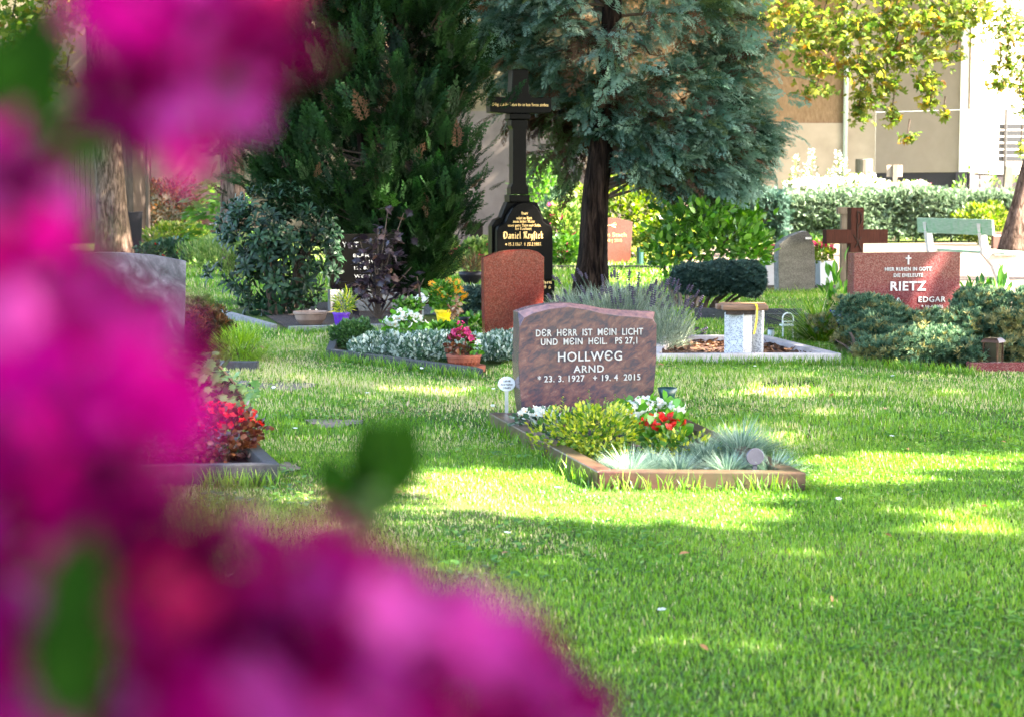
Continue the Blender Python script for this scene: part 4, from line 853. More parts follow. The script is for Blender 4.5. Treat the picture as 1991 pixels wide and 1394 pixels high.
# vase, weeds and withered sprig
pv = gp(903, 652); vz = thing('grave_vase', pv, 'dark grey tapered metal vase standing beside the wordless red granite stone', 'vase')
mb = MB(); mb.lathe([(.03, 0), (.03, .1), (.035, .13), (.055, .155), (.05, .156), (.03, .13), (.0, .1)], 20); mb.build('vase_body', M['dark_granite'], vz, smooth=True)

# ---- KRYST stone with plot
pk = gp(700, 606); sk = F / pk.y
ks = thing('headstone', (pk.x, pk.y, 0), 'black polished headstone reading KRYST on a grey granite base behind the purple leaved shrub', 'headstone', rz=YAW)
pr = loc([(648, 560), (640, 500), (638, 456), (770, 455), (762, 520), (752, 562)], 704, 606, sk)
mb = MB(); mb.prism(pr, -.06, .06); mb.build('stone', M['black_granite'], ks, bevel=.006)
pr = loc([(645, 606), (645, 563), (778, 563), (778, 606)], 704, 606, sk)
mb = MB(); mb.prism(pr, -.1, .1); mb.build('granite_base', M['concrete'], ks, bevel=.006)
kw = dict(root=ks, s=sk, xc=704, yb0=606, y=-.061, c=math.cos(YAW), mat=M['dull_letters'])
letters(hline('KRYST', 645, 700, 481, 12, **kw, space=1.5))
hline('ELFRIEDE', 690, 752, 500, 7, **kw); hline('GEB. 1921', 692, 740, 512, 7, **kw); hline('12. 8. 1921', 692, 745, 524, 7, **kw); hline('WERNER', 692, 742, 540, 7, **kw); hline('25. 1. 1990', 700, 748, 560, 7, **kw)
kf = [gp(392, 603), gp(566, 650), gp(770, 646), gp(900, 612), gp(760, 596)]
kb = thing('grave_border', kf[1], 'weathered grey kerb round the KRYST plot with pots on its soil', 'grave border')
for a, b_ in ((gp(395, 603), gp(532, 643)), (gp(562, 647), gp(745, 642))):
    d = (b_ - a).normalized(); nn = Vector((-d.y, d.x, 0)) * .035
    for k in range(3):
        u, w_ = a.lerp(b_, k / 3) + d * .004 - kf[1], a.lerp(b_, (k + 1) / 3) - d * .004 - kf[1]
        mb = MB(); mb.loft([[(q.x, q.y, z) for q in (u - nn, w_ - nn, w_ + nn, u + nn)] for z in (-.03, .055)]); mb.build('kerb', M['concrete'], kb, bevel=.005)
sheet('plot_soil', [(p.x - kf[1].x, p.y - kf[1].y) for p in (gp(500, 606), gp(562, 644), gp(745, 640), gp(820, 612), gp(790, 590), gp(560, 590))], M['soil'], .012, None, kb)
EXC.append([gp(440, 604), gp(562, 650), gp(745, 645), gp(880, 640), gp(900, 590), gp(560, 588)])

# rhododendron: whorls of long leaves
wv, wf = [], []
for k in range(9):
    a = k * 2.399; tilt = R(18 + 8 * (k % 3)) if k < 6 else R(60); L = .75 + .25 * ((k * 7) % 5) / 5; b0 = len(wv)
    d = Vector((math.cos(a) * math.cos(tilt), math.sin(a) * math.cos(tilt), math.sin(tilt) - .05)); nn = Vector((-math.sin(a), math.cos(a), 0)); u = nn.cross(d)
    for t_, w_, dr in ((.1, .02, 0), (.42, .085, .02), (.75, .095, -.08), (1, .0, -.26)):
        c_ = d * t_ * L + Vector((0, 0, dr))
        wv += [tuple(c_ - nn * w_ - u * w_ * .25), tuple(c_), tuple(c_ + nn * w_ - u * w_ * .25)]
    for q in range(3):
        i0 = b0 + q * 3; wf += [(i0, i0 + 1, i0 + 4, i0 + 3), (i0 + 1, i0 + 2, i0 + 5, i0 + 4)]
whorl = mesh_of('leaf_whorl', (wv, wf), [M['rhodo']], True)
budm = mesh_of('young_leaves', p_tuft(6, .1, .4, 2, 0), [M['rhodo_bud']])
pr_ = gp(545, 612); rh = thing('rhododendron', (pr_.x, pr_.y, 0), 'large rhododendron with glossy dark whorled leaves beside the KRYST stone', 'shrub')
sr = F / pr_.y
stems(rh, 16, .5, 1.1, rad=.018, base=.2, seed=3)
cnt = 0
for k in range(4000):
    if cnt >= 285: break
    x = rnd.uniform(-.72, .6); z = rnd.uniform(.05, 1.28); y = rnd.uniform(-.55, .45)
    # outline from the side: big round head, lower branch reaching out
    inside = ((x + .02) / .58) ** 2 + ((z - .86) / .42) ** 2 + (y / .52) ** 2
    low = ((x + .05) / .5) ** 2 + ((z - .4) / .42) ** 2 + (y / .48) ** 2
    arm = ((x + .5) / .24) ** 2 + ((z - .38) / .13) ** 2 + ((y + .1) / .25) ** 2
    rr_ = ((x - .45) / .24) ** 2 + ((z - .62) / .3) ** 2 + ((y + .1) / .3) ** 2
    m_ = min(inside, low, arm, rr_)
    if m_ > 1 or (m_ < .5 and rnd.random() < .75): continue
    c = Vector((x * .8, y * .8, (z - .75) * .7)); c = c.normalized() if c.length > .01 else Vector((0, 0, 1))
    dd = (c + Vector((0, -.15, .75))).normalized(); q = Vector((0, 0, 1)).rotation_difference(dd) @ Euler((0, 0, rnd.uniform(0, 6.28))).to_quaternion()
    put('leaf_whorl', whorl, rh, (x, y, z), q.to_euler(), rnd.uniform(.14, .2)); cnt += 1
    if z > .8 and rnd.random() < .45:
        put('young_leaves', budm, rh, (x, y, z), (q @ Euler((R(90), 0, 0)).to_quaternion()).to_euler(), rnd.uniform(.05, .08))
# clay bowl, purple pot, black pot
pc = gp(604, 634); cb = thing('clay_bowl', pc, 'pale brown clay bowl with wide rim under the rhododendron', 'flower pot')
mb = MB(); mb.lathe([(.07, 0), (.1, .02), (.135, .06), (.15, .11), (.16, .115), (.16, .135), (.14, .135), (.13, .1), (.0, .1)], 32); mb.build('bowl', M['pale_clay'], cb, smooth=False)
pc = gp(664, 636); pp = thing('purple_pot', pc, 'purple plastic flower pot', 'flower pot'); pp['label'] = 'purple plastic flower pot between the clay bowl and the KRYST stone'
mb = MB(); mb.lathe([(.055, 0), (.075, .115), (.082, .115), (.082, .135), (.072, .135), (.068, .1), (0, .1)], 28); mb.build('pot', M['purple'], pp, smooth=False)
plant('potted_daisy', 'small yellow flowered plant leaning out of the purple pot', 'potted plant', Vector((pc.x + .03, pc.y, 0)), 0, .09, .2, p_blade(.07, .2), 260, .07, 'euonymus', bye, 4, .014, z0=.11)
pc = gp(792, 625); bpot = thing('black_pot', pc, 'low black plastic pot with trailing green plant beside the oval markers', 'flower pot')
mb = MB(); mb.lathe([(.07, 0), (.09, .09), (.1, .09), (.1, .11), (.09, .11), (.08, .08), (0, .08)], 28); mb.build('pot', M['black_plastic'], bpot)
plant('trailing_plant', 'green trailing plant growing in the low black pot', 'potted plant', Vector((pc.x + .02, pc.y, 0)), 0, .14, .12, p_leaf(.4), 260, .045, 'laurel', z0=.09)
marker(809, 588, 622, 14, 11, [('Irene Krystek', 1.4), ('† 11.12.', .8)], 'white oval plate on a stake, the nearer of two overlapping by the rudbeckia')
marker(822, 580, 616, 13, 11, [('Werner Kryst', 1.4)], 'white oval plate on a stake, half hidden by the nearer plate near the rudbeckia')
# purple leaved shrub
pl = gp(735, 622); ps = thing('purple_shrub', (pl.x, pl.y, 0), 'purple bronze leaved shrub growing in front of the KRYST stone', 'shrub')
pleaf = mesh_of('purple_leaf', p_maple(), [M['purpleleaf']])
mb = MB()
tips = [(700, 470), (735, 440), (755, 405), (785, 415), (725, 470), (770, 455), (745, 500), (690, 540), (800, 520), (720, 560), (760, 520), (660, 560), (805, 560)]
for (tx_, ty_) in tips:
    e = at(tx_, ty_, pl.y - .05) - pl; m = Vector((e.x * .35, e.y * .5, e.z * .55)); mb.tube([(0, 0, 0), m, e], [.012, .008, .004], 5)
mb.build('stem', M['twig'], ps)
for k in range(285):
    tx_, ty_ = rnd.choice(tips); f = rnd.uniform(.45, 1.02); e = at(tx_, ty_, pl.y - .05) - pl
    q = Vector((e.x * f, e.y * f + rnd.gauss(0, .08), e.z * f)) + Vector((rnd.gauss(0, .07), 0, rnd.gauss(0, .06)))
    put('leaf', pleaf, ps, q, (rnd.uniform(-1.4, .2), rnd.uniform(-.6, .6), rnd.uniform(0, 6.28)), rnd.uniform(.06, .095))
# rudbeckia in yellow pot
pc = gp(866, 634); yp = thing('yellow_pot', pc, 'yellow plastic flower pot with a wide rim', 'flower pot')
mb = MB(); mb.lathe([(.065, 0), (.09, .13), (.1, .13), (.1, .155), (.09, .155), (.085, .12), (0, .12)], 28); mb.build('pot', M['yellow_pot'], yp)
mb = MB()
mb.tube([(.098, 0, .14), (.06, -.09, .09), (0, -.11, .075), (-.06, -.09, .09), (-.098, 0, .14)], .006, 6); mb.build('handle', M['yellow_pot'], yp)
rb = plant('rudbeckia', 'rudbeckia with golden daisy flowers growing in the yellow pot', 'flowers', Vector((pc.x, pc.y, 0)), 0, .15, .26, p_leaf(.35), 420, .06, 'laurel', None, z0=.13)
for px, py in ((840, 552), (858, 563), (851, 568), (873, 546), (888, 548), (889, 556), (893, 562), (890, 566), (898, 572), (903, 574), (864, 575), (895, 580), (845, 570)):
    q = at(px, py, pc.y - .03) - Vector((pc.x, pc.y, .13)); put('blossom', bye, rb, q, (R(50), rnd.uniform(-.4, .4), 0), .042)
    mbs = MB(); mbs.tube([(q.x * .4, q.y * .4, .1), (q.x, q.y + .005, q.z - .005)], .002, 4); mbs.build('stem', M['stem_green'], rb)
wth = thing('withered_rose', gp(884, 640), 'withered brown leafy sprig leaning by the yellow pot', 'dried plant')
bush(wth, 'foliage', (0, 0, .2), (.05, .04, .12), p_leaf(.4), 70, .05, M['fallen'], .5, -.3, shell=.2); stems(wth, 3, .03, .28, rad=.003, seed=5)
plant('strawberry_plant', 'low leafy green plants between the yellow pot and the grey vase', 'plant', 862, 654, .17, .08, p_leaf(.42), 330, .065, 'laurel')
plant('hosta', 'low green leaves beside the grey tapered vase at the foot of the red stone', 'plant', 925, 648, .13, .14, p_leaf(.42), 160, .07, 'laurel')
plant('ground_juniper', 'dark blue green creeping shrub between the yellow pot and the monument', 'shrub', 912, 614, .28, .26, p_tuft(8, .07), 600, .07, 'topiary')
# small grey block behind
blk = gp(832, 612); mb = MB(); mb.box(-.12, .12, -.05, .05, 0, .1); o = mb.build('stone_block', M['concrete'], bevel=.006, loc=blk); tag(o, 'small grey stone block behind the forked dead branch', 'stone block')
db = thing('dead_branch', gp(815, 622), 'forked bare dark branch stuck upright beside the oval plates', 'branch')
mb = MB(); mb.tube([(0, 0, 0), (.02, 0, .12), (0, 0, .3), (-.02, 0, .42)], [.016, .014, .011, .005], 6); mb.tube([(.02, 0, .12), (.09, 0, .2), (.13, .0, .25)], [.01, .008, .004], 6); mb.tube([(0, 0, .3), (.05, 0, .4)], [.007, .003], 5); mb.build('wood', M['twig'], db)

# ---- black Krystek monument
pm = gp(1014, 590); sm = F / pm.y; cz = math.cos(YAW)
mon = thing('cross_monument', (pm.x, pm.y, 0), 'tall black granite cross monument with golden Gothic lettering', 'monument', rz=YAW)
L = lambda pts: loc(pts, 1017, 590, sm)
def blockpx(name, x0, x1, y0, y1, yf, yb_, mat=M['black_granite'], bev=.008):
    (a, z0), (b2, z1) = L([(x0, y0), (x1, y1)]); mb = MB(); mb.box(a, b2, yf, yb_, min(z0, z1), max(z0, z1)); return mb.build(name, mat, mon, bevel=bev)
blockpx('plinth', 957, 1080, 592, 574, -.22, .3, bev=.03)
blockpx('lower_block', 962, 1075, 573.5, 545, -.17, .26, bev=.01)
prT = [(965, 544.5), (965, 448), (968, 440), (976, 437), (982, 432), (988, 418), (996, 405), (1006, 397), (1019, 394), (1032, 397), (1042, 405), (1050, 418), (1055, 432), (1062, 437), (1070, 440), (1073, 448), (1073, 544.5)]
mb = MB(); mb.prism(L(prT), -.12, .02); mb.build('tablet', M['black_granite'], mon, bevel=.008)
prT2 = [(960, 544.5), (960, 440), (968, 428), (978, 424), (984, 408), (990, 394), (1048, 394), (1054, 408), (1060, 424), (1070, 430), (1077, 442), (1077, 544.5)]
mb = MB(); mb.prism(L(prT2), .023, .22); mb.build('tablet_back', M['black_granite'], mon, bevel=.008)
blockpx('shaft_foot', 991, 1031, 394, 380, -.06, .2)
prS = [(995, 379.5), (995, 366), (999, 358), (999, 254), (996, 247), (996, 236), (1028, 236), (1028, 247), (1025, 254), (1025, 358), (1029, 366), (1029, 379.5)]
mb = MB(); mb.prism(L(prS), -.03, .17); mb.build('shaft', M['black_granite'], mon, bevel=.006)
blockpx('collar', 992, 1032, 235.5, 224, -.05, .19)
prC = [(955, 222), (955, 193), (990, 193), (996, 186), (998, 140), (1028, 140), (1030, 186), (1036, 193), (1073, 193), (1073, 222), (1050, 223.5), (975, 223.5)]
mb = MB(); mb.prism(L(prC), -.04, .18); mb.build('crossbar', M['black_granite'], mon, bevel=.006)
def fl(s_, x0, x1, yb_, xh, y=-.1215):
    (a, z), (b2, _) = L([(x0, yb_), (x1, yb_)]); fraktur(mon, s_, (a + b2) / 2, y, z, xh / sm, M['gold'], width=abs(b2 - a))
fl('Selig sind die Toten die in dem Herrn sterben.', 959, 1069, 210, 3.6, y=-.0415)
fl('Hier', 1012, 1025, 418, 3.4); fl('ruhet in Gott', 1002, 1033, 427, 3.2); fl('mein lieber Mann', 996, 1038, 433.5, 3.2); fl('unser guter Vater und Sohn,', 986, 1050, 441, 3.2); fl('der Landwirt', 1000, 1032, 447.5, 3.2)
fl('Daniel Kryztek', 977, 1055, 464, 8.2); fl('* 15.3.1867. + 23.2.1903.', 981, 1052, 478, 4.0)
fl('Auf Wiedersehen', 1000, 1070, 551, 4, y=-.1715); fl('Krystek 1946', 1010, 1068, 561, 4, y=-.1715)

# ---- RIETZ
pz = gp(1755, 655); sz = F / pz.y
rz_ = thing('headstone', (pz.x, pz.y, 0), 'wide pink red polished granite headstone reading RIETZ behind the juniper', 'headstone', rz=YAW)
pr = loc([(1648, 660), (1648, 491), (1864, 491), (1864, 660)], 1756, 655, sz)
mb = MB(); mb.prism(pr, -.07, .07); mb.build('stone', M['rietz'], rz_, bevel=.006)
kw = dict(root=rz_, s=sz, xc=1756, yb0=655, y=-.0715, c=math.cos(YAW), mat=M['white_letters'])
hline('HIER RUHEN IN GOTT', 1710, 1804, 526, 8, **kw); hline('DIE EHELEUTE', 1728, 1787, 538, 8, **kw); letters(hline('RIETZ', 1721, 1793, 564, 20, **kw, bold=.002))
hline('EVA', 1706, 1745, 588, 12, **kw); letters(hline('EDGAR', 1779, 1834, 587, 12, **kw)); hline('* 18·4·1926', 1786, 1830, 599, 7, **kw); hline('+ 26·10·2013', 1786, 1834, 609, 7, **kw); hline('* 2·9·1930', 1700, 1742, 599, 7, **kw)
(xa, za_), (xb, zb_) = loc([(1752, 514), (1763, 496)], 1756, 655, sz)
mb = MB(); xm_ = (xa + xb) / 2; mb.box(xm_ - .006, xm_ + .006, -.078, -.0705, za_, zb_); mb.box(xa, xb, -.0775, -.0703, za_ + .048, za_ + .059); mb.build('cross_emblem', M['white_letters'], rz_)
def junip(label, blobs, n, size=.05, mats=('juniper', 'juniper_gold'), gold=.15, px=1760, py=700, name='juniper', cat='shrub', group='spreading junipers on the RIETZ grave', proto=None, **k):
    p = gp(px, py); rt = thing(name, (p.x, p.y, 0), label, cat, group)
    for (bx, by, rx_, ry_, rz2, D) in blobs:
        c = at(bx, by, D) - p; s = F / D; kk = int(n * rx_ * rz2 / 4200)
        mk = (rng.random(kk) < gold).astype(int)
        bush(rt, 'foliage', (c.x, c.y, max(c.z, .05)), (rx_ / s, ry_, rz2 / s), proto or p_tuft(9, .06), kk, size, [M[mats[0]], M[mats[1]]], .9, .35, zmin=.02, midx=mk, seed=bx, **k)
    stems(rt, 8, .25, .2, rad=.012, seed=4)
    return rt
junip('spreading blue green juniper mound in front of the RIETZ headstone', [(1675, 603, 45, .3, 30, 14.6), (1735, 648, 85, .4, 44, 14.0), (1820, 650, 75, .4, 38, 13.9), (1800, 680, 110, .4, 38, 13.3), (1700, 650, 45, .3, 42, 14.2), (1880, 690, 35, .3, 28, 13.2), (1718, 605, 42, .3, 22, 14.8), (1870, 640, 40, .3, 40, 14)], 1500, px=1760, py=700)
junip('taller green juniper at the far end of the RIETZ headstone', [(1900, 590, 45, .3, 30, 15.2), (1960, 600, 60, .4, 36, 15.0), (1885, 600, 28, .3, 25, 15.0), (2030, 600, 50, .4, 40, 15)], 1500, gold=.1, px=1930, py=655)
junip('pale yellowed juniper beside the bronze lantern', [(1965, 640, 60, .3, 32, 13.9), (1985, 680, 50, .3, 26, 13.5), (1920, 640, 30, .25, 22, 14), (2050, 660, 50, .3, 35, 13.7)], 1500, gold=.65, px=1960, py=690)
junip('low yellow green juniper fringe creeping on the lawn by the pale kerb', [(1690, 690, 32, .2, 14, 13.3), (1600, 628, 24, .2, 14, 15.0), (1650, 660, 30, .2, 18, 14.2)], 1500, gold=.8, px=1680, py=700)
EXC.append([gp(1620, 660), gp(1700, 712), gp(1900, 722), gp(2100, 730), gp(2100, 640), gp(1640, 640)])
rk = thing('kerb_stone', gp(1885, 722), 'red granite kerb stone below the bronze lantern', 'kerb')
a, b_ = gp(1885, 724), gp(2250, 724); mb = MB(); mb.box(0, b_.x - a.x, 0, .1, -.02, .06); mb.build('kerb', M['rietz'], rk, bevel=.005)
pln = gp(1930, 712); ln = thing('grave_lantern', (pln.x, pln.y, 0), 'small bronze grave lantern with glass panes standing by the red kerb', 'lantern', rz=R(-35))
for x_ in (-1, 1):
    for y_ in (-1, 1): mb = MB(); mb.box(x_ * .05 - .006, x_ * .05 + .006, y_ * .05 - .006, y_ * .05 + .006, .02, .17); mb.build('corner_post', M['bronze'], ln)
mb = MB(); mb.box(-.062, .062, -.062, .062, 0, .02); mb.build('base', M['bronze'], ln, bevel=.003)
mb = MB(); mb.loft([[(x * k, y * k, z) for x, y in ((-1, -1), (1, -1), (1, 1), (-1, 1))] for k, z in ((.068, .17), (.06, .185), (.045, .2))]); mb.build('roof', M['bronze'], ln)
for a in range(4): mb = MB(); Mt = Matrix.Rotation(a * math.pi / 2, 4, 'Z'); mb.box(-.043, .043, -.05, -.048, .021, .169, M=Mt); mb.build('glass_pane', M['glass'], ln)
mb = MB(); mb.lathe([(.02, .021), (.02, .1), (0, .1)], 12); mb.build('candle', M['redbloom'], ln)

# wooden cross and pale post behind
pw = gp(1659, 572); sw = F / pw.y
wc = thing('wooden_cross', (pw.x, pw.y, 0), 'thick reddish brown wooden cross behind the RIETZ headstone', 'cross', rz=YAW)
Lw = lambda p_: loc(p_, 1659, 572, sw)
(a, z0), (b2, z1) = Lw([(1648, 572), (1674, 405)]); mb = MB(); mb.box(a, b2, -.06, .06, -.03, z1); mb.build('upright', M['brown_wood'], wc, bevel=.004)
(a, z0), (b2, z1) = Lw([(1599, 474), (1723, 447)]); mb = MB(); mb.box(a, b2, -.064, .064, z0, z1); mb.build('crosspiece', M['brown_wood'], wc, bevel=.004)
mb = MB(); (ax, az), (bx, bz), (cx_, cz_), (dx, dz), (ex, ez) = Lw([(1661, 412), (1661, 478), (1669, 422), (1653, 460), (1669, 462)])
mb.tube([(ax, -.067, az), (bx, -.067, bz)], .005, 5); mb.tube([(ax, -.067, az), (cx_, -.067, (az + cz_) / 2), (cx_, -.067, cz_ - .06), (bx, -.067, cz_ - .14)], .005, 5); mb.tube([(dx, -.067, dz + .02), (bx, -.067, dz - .05), (ex + .01, -.067, dz - .17)], .005, 5); mb.tube([(ex, -.067, ez), (bx - .03, -.067, ez - .13)], .005, 5); mb.build('carved_emblem', M['dark_wood'], wc)
pp_ = gp(1640, 560); op = thing('wooden_post', pp_, 'pale wooden post with a flat cap just behind the brown wooden cross', 'post')
sp_ = F / pp_.y; mb = MB(); mb.box(-.05, .05, -.05, .05, 0, (560 - 408) / sp_); mb.build('post', M['pale_wood'], op); mb = MB(); mb.box(-.1, .06, -.07, .07, (560 - 417) / sp_ + .001, (560 - 404) / sp_); mb.build('cap', M['pale_wood'], op)

# grey stone, planters
pg = gp(1545, 568); sg = F / pg.y
gs = thing('headstone', (pg.x, pg.y, 0), 'grey polished headstone back with rounded shoulders and rough pale edge', 'headstone', rz=YAW)
pr = loc([(1513, 570), (1511, 500), (1513, 475), (1530, 462), (1555, 452), (1567, 450), (1577, 460), (1582, 480), (1585, 520), (1585, 570)], 1548, 568, sg)
mb = MB(); mb.prism(pr, -.07, -.06); mb.build('polished_face', M['grey_stone'], gs); mb = MB(); mb.prism([(x * 1.0, z) for x, z in pr], -.0595, .1); mb.build('stone', M['rough_stone'], gs)
(a, z0), (b2, z1) = loc([(1564, 466), (1576, 462)], 1548, 568, sg); mb = MB(); mb.box(a, b2, -.074, -.0705, z0, z1); mb.build('label_plate', M['enamel'], gs)
for (px, lab) in ((1600, 'grey square planter between the grey headstone and the wooden cross'), (1496, 'grey square planter half hidden by the clipped juniper')):
    q = gp(px, 562); pt = thing('planter', (q.x, q.y, 0), lab, 'planter', 'grey square planters beside the grey headstone', rz=R(20))
    mb = MB(); mb.loft([[(x * k, y * k, z) for x, y in ((-1, -1), (1, -1), (1, 1), (-1, 1))] for k, z in ((.085, .05), (.11, .36), (.1, .36), (.09, .3))]); mb.build('planter_body', M['grey_planter'], pt, bevel=.003)
    mb = MB(); mb.box(-.16, .16, -.12, .12, 0, .048); mb.build('plinth', M['dark_kerb'], pt)
    pk_ = plant('potted_flowers', 'pink flowers above green leaves ' + ('in the planter beside the wooden cross' if px == 1600 else 'in the planter behind the clipped juniper'), 'flowers', Vector((q.x, q.y, 0)), 0, .15, .22, p_leaf(.45), 220, .055, 'sunshrub', bpk, 16, .035, z0=.33, group='pink flowers in the grey planters')

# bench
A_, B_ = at(1800, 560, 25.2), at(1935, 560, 23.4); A_.z = B_.z = 0
bn = thing('park_bench', (A_.x, A_.y, 0), 'green slatted park bench seen from behind on pale concrete supports', 'bench', rz=math.atan2(B_.y - A_.y, B_.x - A_.x)); LB = (B_ - A_).length
# local x runs along the bench, +y is the seat side
for y_, z0, z1, nm in ((-.02, .70, .90, 'back_slat'),): mb = MB(); mb.box(-.05, LB + .1, y_ - .018, y_ + .018, z0, z1, M=Matrix.Rotation(R(6), 4, 'X')); mb.build(nm, M['bench_green'], bn, bevel=.004)
for k in range(4): mb = MB(); mb.box(-.05, LB + .1, .06 + k * .105, .15 + k * .105, .45, .485); mb.build('seat_slat', M['bench_green'], bn, bevel=.004)
legp = [(-.14, .84), (-.06, .84), (.0, .5), (.1, .43), (.46, .43), (.46, .36), (.2, .34), (.34, .0), (.2, .0), (.06, .3), (-.08, .45)]
for x_ in (.18, LB - .22):
    mb = MB(); mb.loft([[(x, y, z) for y, z in legp] for x in (x_ - .04, x_ + .04)]); mb.build('leg', M['bench_concrete'], bn, bevel=.005)
    mb = MB(); mb.loft([[(x_ - .07, -.122, .72), (x_ + .06, -.122, .72), (x_ + .03, -.128, .88)], [(x_ - .07, -.112, .72), (x_ + .06, -.112, .72), (x_ + .03, -.118, .88)]]); mb.build('bracket', M['green_bracket'], bn)

# two-post seat of granite with wooden top
kq = [gp(1262, 700), gp(1290, 712), gp(1636, 706), gp(1490, 667), gp(1300, 667)]
kq = [gp(1255, 708), gp(1636, 706), gp(1490, 668), gp(1290, 668)]; EXC.append(kq)
pkb = thing('grave_border', kq[0], 'pale granite border enclosing bark mulch and the granite seat', 'grave border')
inn = kerbs(pkb, local(kq, kq[0]), .09, .07, M['pale_kerb']); sheet('mulch_bed', [(p.x, p.y) for p in inn], M['bark_mulch'], .02, None, pkb)
k = 900; u1, u2 = rng.random(k), rng.random(k); A4 = [np.array([p.x, p.y]) for p in inn]
P = ((A4[0][None] * (1 - u1)[:, None] + A4[1][None] * u1[:, None]) * (1 - u2)[:, None] + (A4[3][None] * (1 - u1)[:, None] + A4[2][None] * u1[:, None]) * u2[:, None])
bake('bark_chips', p_quadleaf(.3), np.concatenate([P, np.full((k, 1), .035)], 1), basis(np.concatenate([rng.normal(size=(k, 2)), rng.normal(size=(k, 1)) * .3], 1), np.tile([0, 0, 1.], (k, 1)) + rng.normal(size=(k, 3)) * .4), .06 * rng.uniform(.4, 1.2, k), M['dead'], pkb)
q0 = gp(1448, 698); sq = F / q0.y
seat = thing('granite_seat', (q0.x, q0.y, 0), 'stool of two pale speckled granite posts under a brown wooden top', 'stool', rz=0)
for (x0, x1, y0, h0, yaw_) in ((1407, 1462, 0.0, (695 - 604) / sq, 34), (1446, 1492, .16, (695 - 600) / sq, 14)):
    xc_ = ((x0 + x1) / 2 - 1448) / sq; w_ = (x1 - x0) / sq / (math.cos(R(yaw_)) + math.sin(R(yaw_)) * .9)
    mb = MB(); Mt = Matrix.Translation((xc_, y0, 0)) @ Matrix.Rotation(R(-yaw_), 4, 'Z'); mb.box(-w_ / 2, w_ / 2, -w_ * .45, w_ * .45, 0, h0, M=Mt); mb.build('granite_post', M['white_granite'], seat, bevel=.004)
zt = (695 - 603) / sq + .015
for k, (dy, dx) in enumerate(((-.07, 0), (.06, -.03), (.19, .02))):
    mb = MB(); mb.box(-.2 + dx + .02, .155 + dx, dy - .055, dy + .06, zt, zt + .04); mb.build('seat_plank', M['bench_wood'], seat, bevel=.012)
mb = MB(); mb.box(-.15, .06, -.1, -.05, zt - .032, zt - .001); mb.build('batten', M['dark_wood'], seat); mb = MB(); mb.box(-.1, .13, .1, .15, zt - .032, zt - .001); mb.build('batten', M['dark_wood'], seat)
yr = thing('yellow_ribbon', (q0.x, q0.y, 0), 'yellow ribbon laid over the wooden top of the granite seat', 'ribbon')
mb = MB(); c_ = [(-.02, .02, zt + .047), (.03, -.05, zt + .052), (.062, -.125, zt + .048), (.068, -.15, zt + .02), (.066, -.15, zt - .05), (.055, -.15, zt - .13), (.046, -.15, zt - .17)]
for i in range(len(c_) - 1):
    a, b_ = Vector(c_[i]), Vector(c_[i + 1]); w_ = Vector((.007, .003, 0)); th_ = Vector((0, .002, .001)); mb.loft([[a - w_, a + w_, a + w_ + th_, a - w_ + th_], [b_ - w_, b_ + w_, b_ + w_ + th_, b_ - w_ + th_]])
mb.build('band', M['yellow_tape'], yr)

# lavender
lv = thing('lavender', gp(1225, 690), 'large grey green lavender bush with violet flower heads behind the HOLLWEG stone', 'shrub')
lo_ = lv.location
for (bx, by, rx_, rz2, D) in ((1180, 620, 90, 50, 14.6), (1290, 650, 60, 48, 14.2), (1110, 600, 40, 26, 15.2), (1230, 600, 80, 40, 14.9)):
    c = at(bx, by, D) - lo_; s = F / D; kk = int(rx_ * rz2 * .6)
    P, d = ellipsoid_pts(kk, (c.x, c.y, c.z), (rx_ / s, .35, rz2 / s), .2, .02)
    bake('foliage', p_blade(.022, .15), P, basis(d * .6 + np.array([0, 0, .8]) + rng.normal(size=(kk, 3)) * .35, dirs(kk)), .11 * rng.uniform(.6, 1.2, kk), M['lav_leaf'], lv)
head = MB()
for k, (z_, r_) in enumerate(((0, .3), (.25, .42), (.5, .36), (.75, .3))): head.lathe([(.05, z_), (r_ * .62, z_ + .1), (.05, z_ + .22)], 6)
hme = unlinked(head.build('flower_head', M['lav_flower']))
for k in range(110):
    px = rnd.choice([rnd.uniform(1070, 1230), rnd.uniform(1150, 1370), rnd.uniform(1240, 1365)]); t_ = (px - 1070) / 290
    py = (545 + 10 * math.sin(px * .05)) + rnd.random() ** 1.3 * 75 + (max(0, px - 1310) * 1.0 if px > 1310 else 0) - (10 if px < 1200 else 0)
    D = rnd.uniform(14.0, 15.0); e = at(px, py, D) - lo_; b0 = Vector((e.x * .75, e.y * .8, max(.1, e.z - .22)))
    mbs = MB(); mbs.tube([b0, b0.lerp(e, .6) + Vector((0, 0, .02)), e], [.0025, .002, .0015], 4); mbs.build('stem', M['lav_leaf'], lv)
    dd = (e - b0).normalized(); put('flower_head', hme, lv, e, Vector((0, 0, 1)).rotation_difference(dd).to_euler(), rnd.uniform(.05, .07))
EXC.append([gp(1080, 650), gp(1150, 715), gp(1330, 700), gp(1340, 640), gp(1200, 620)])

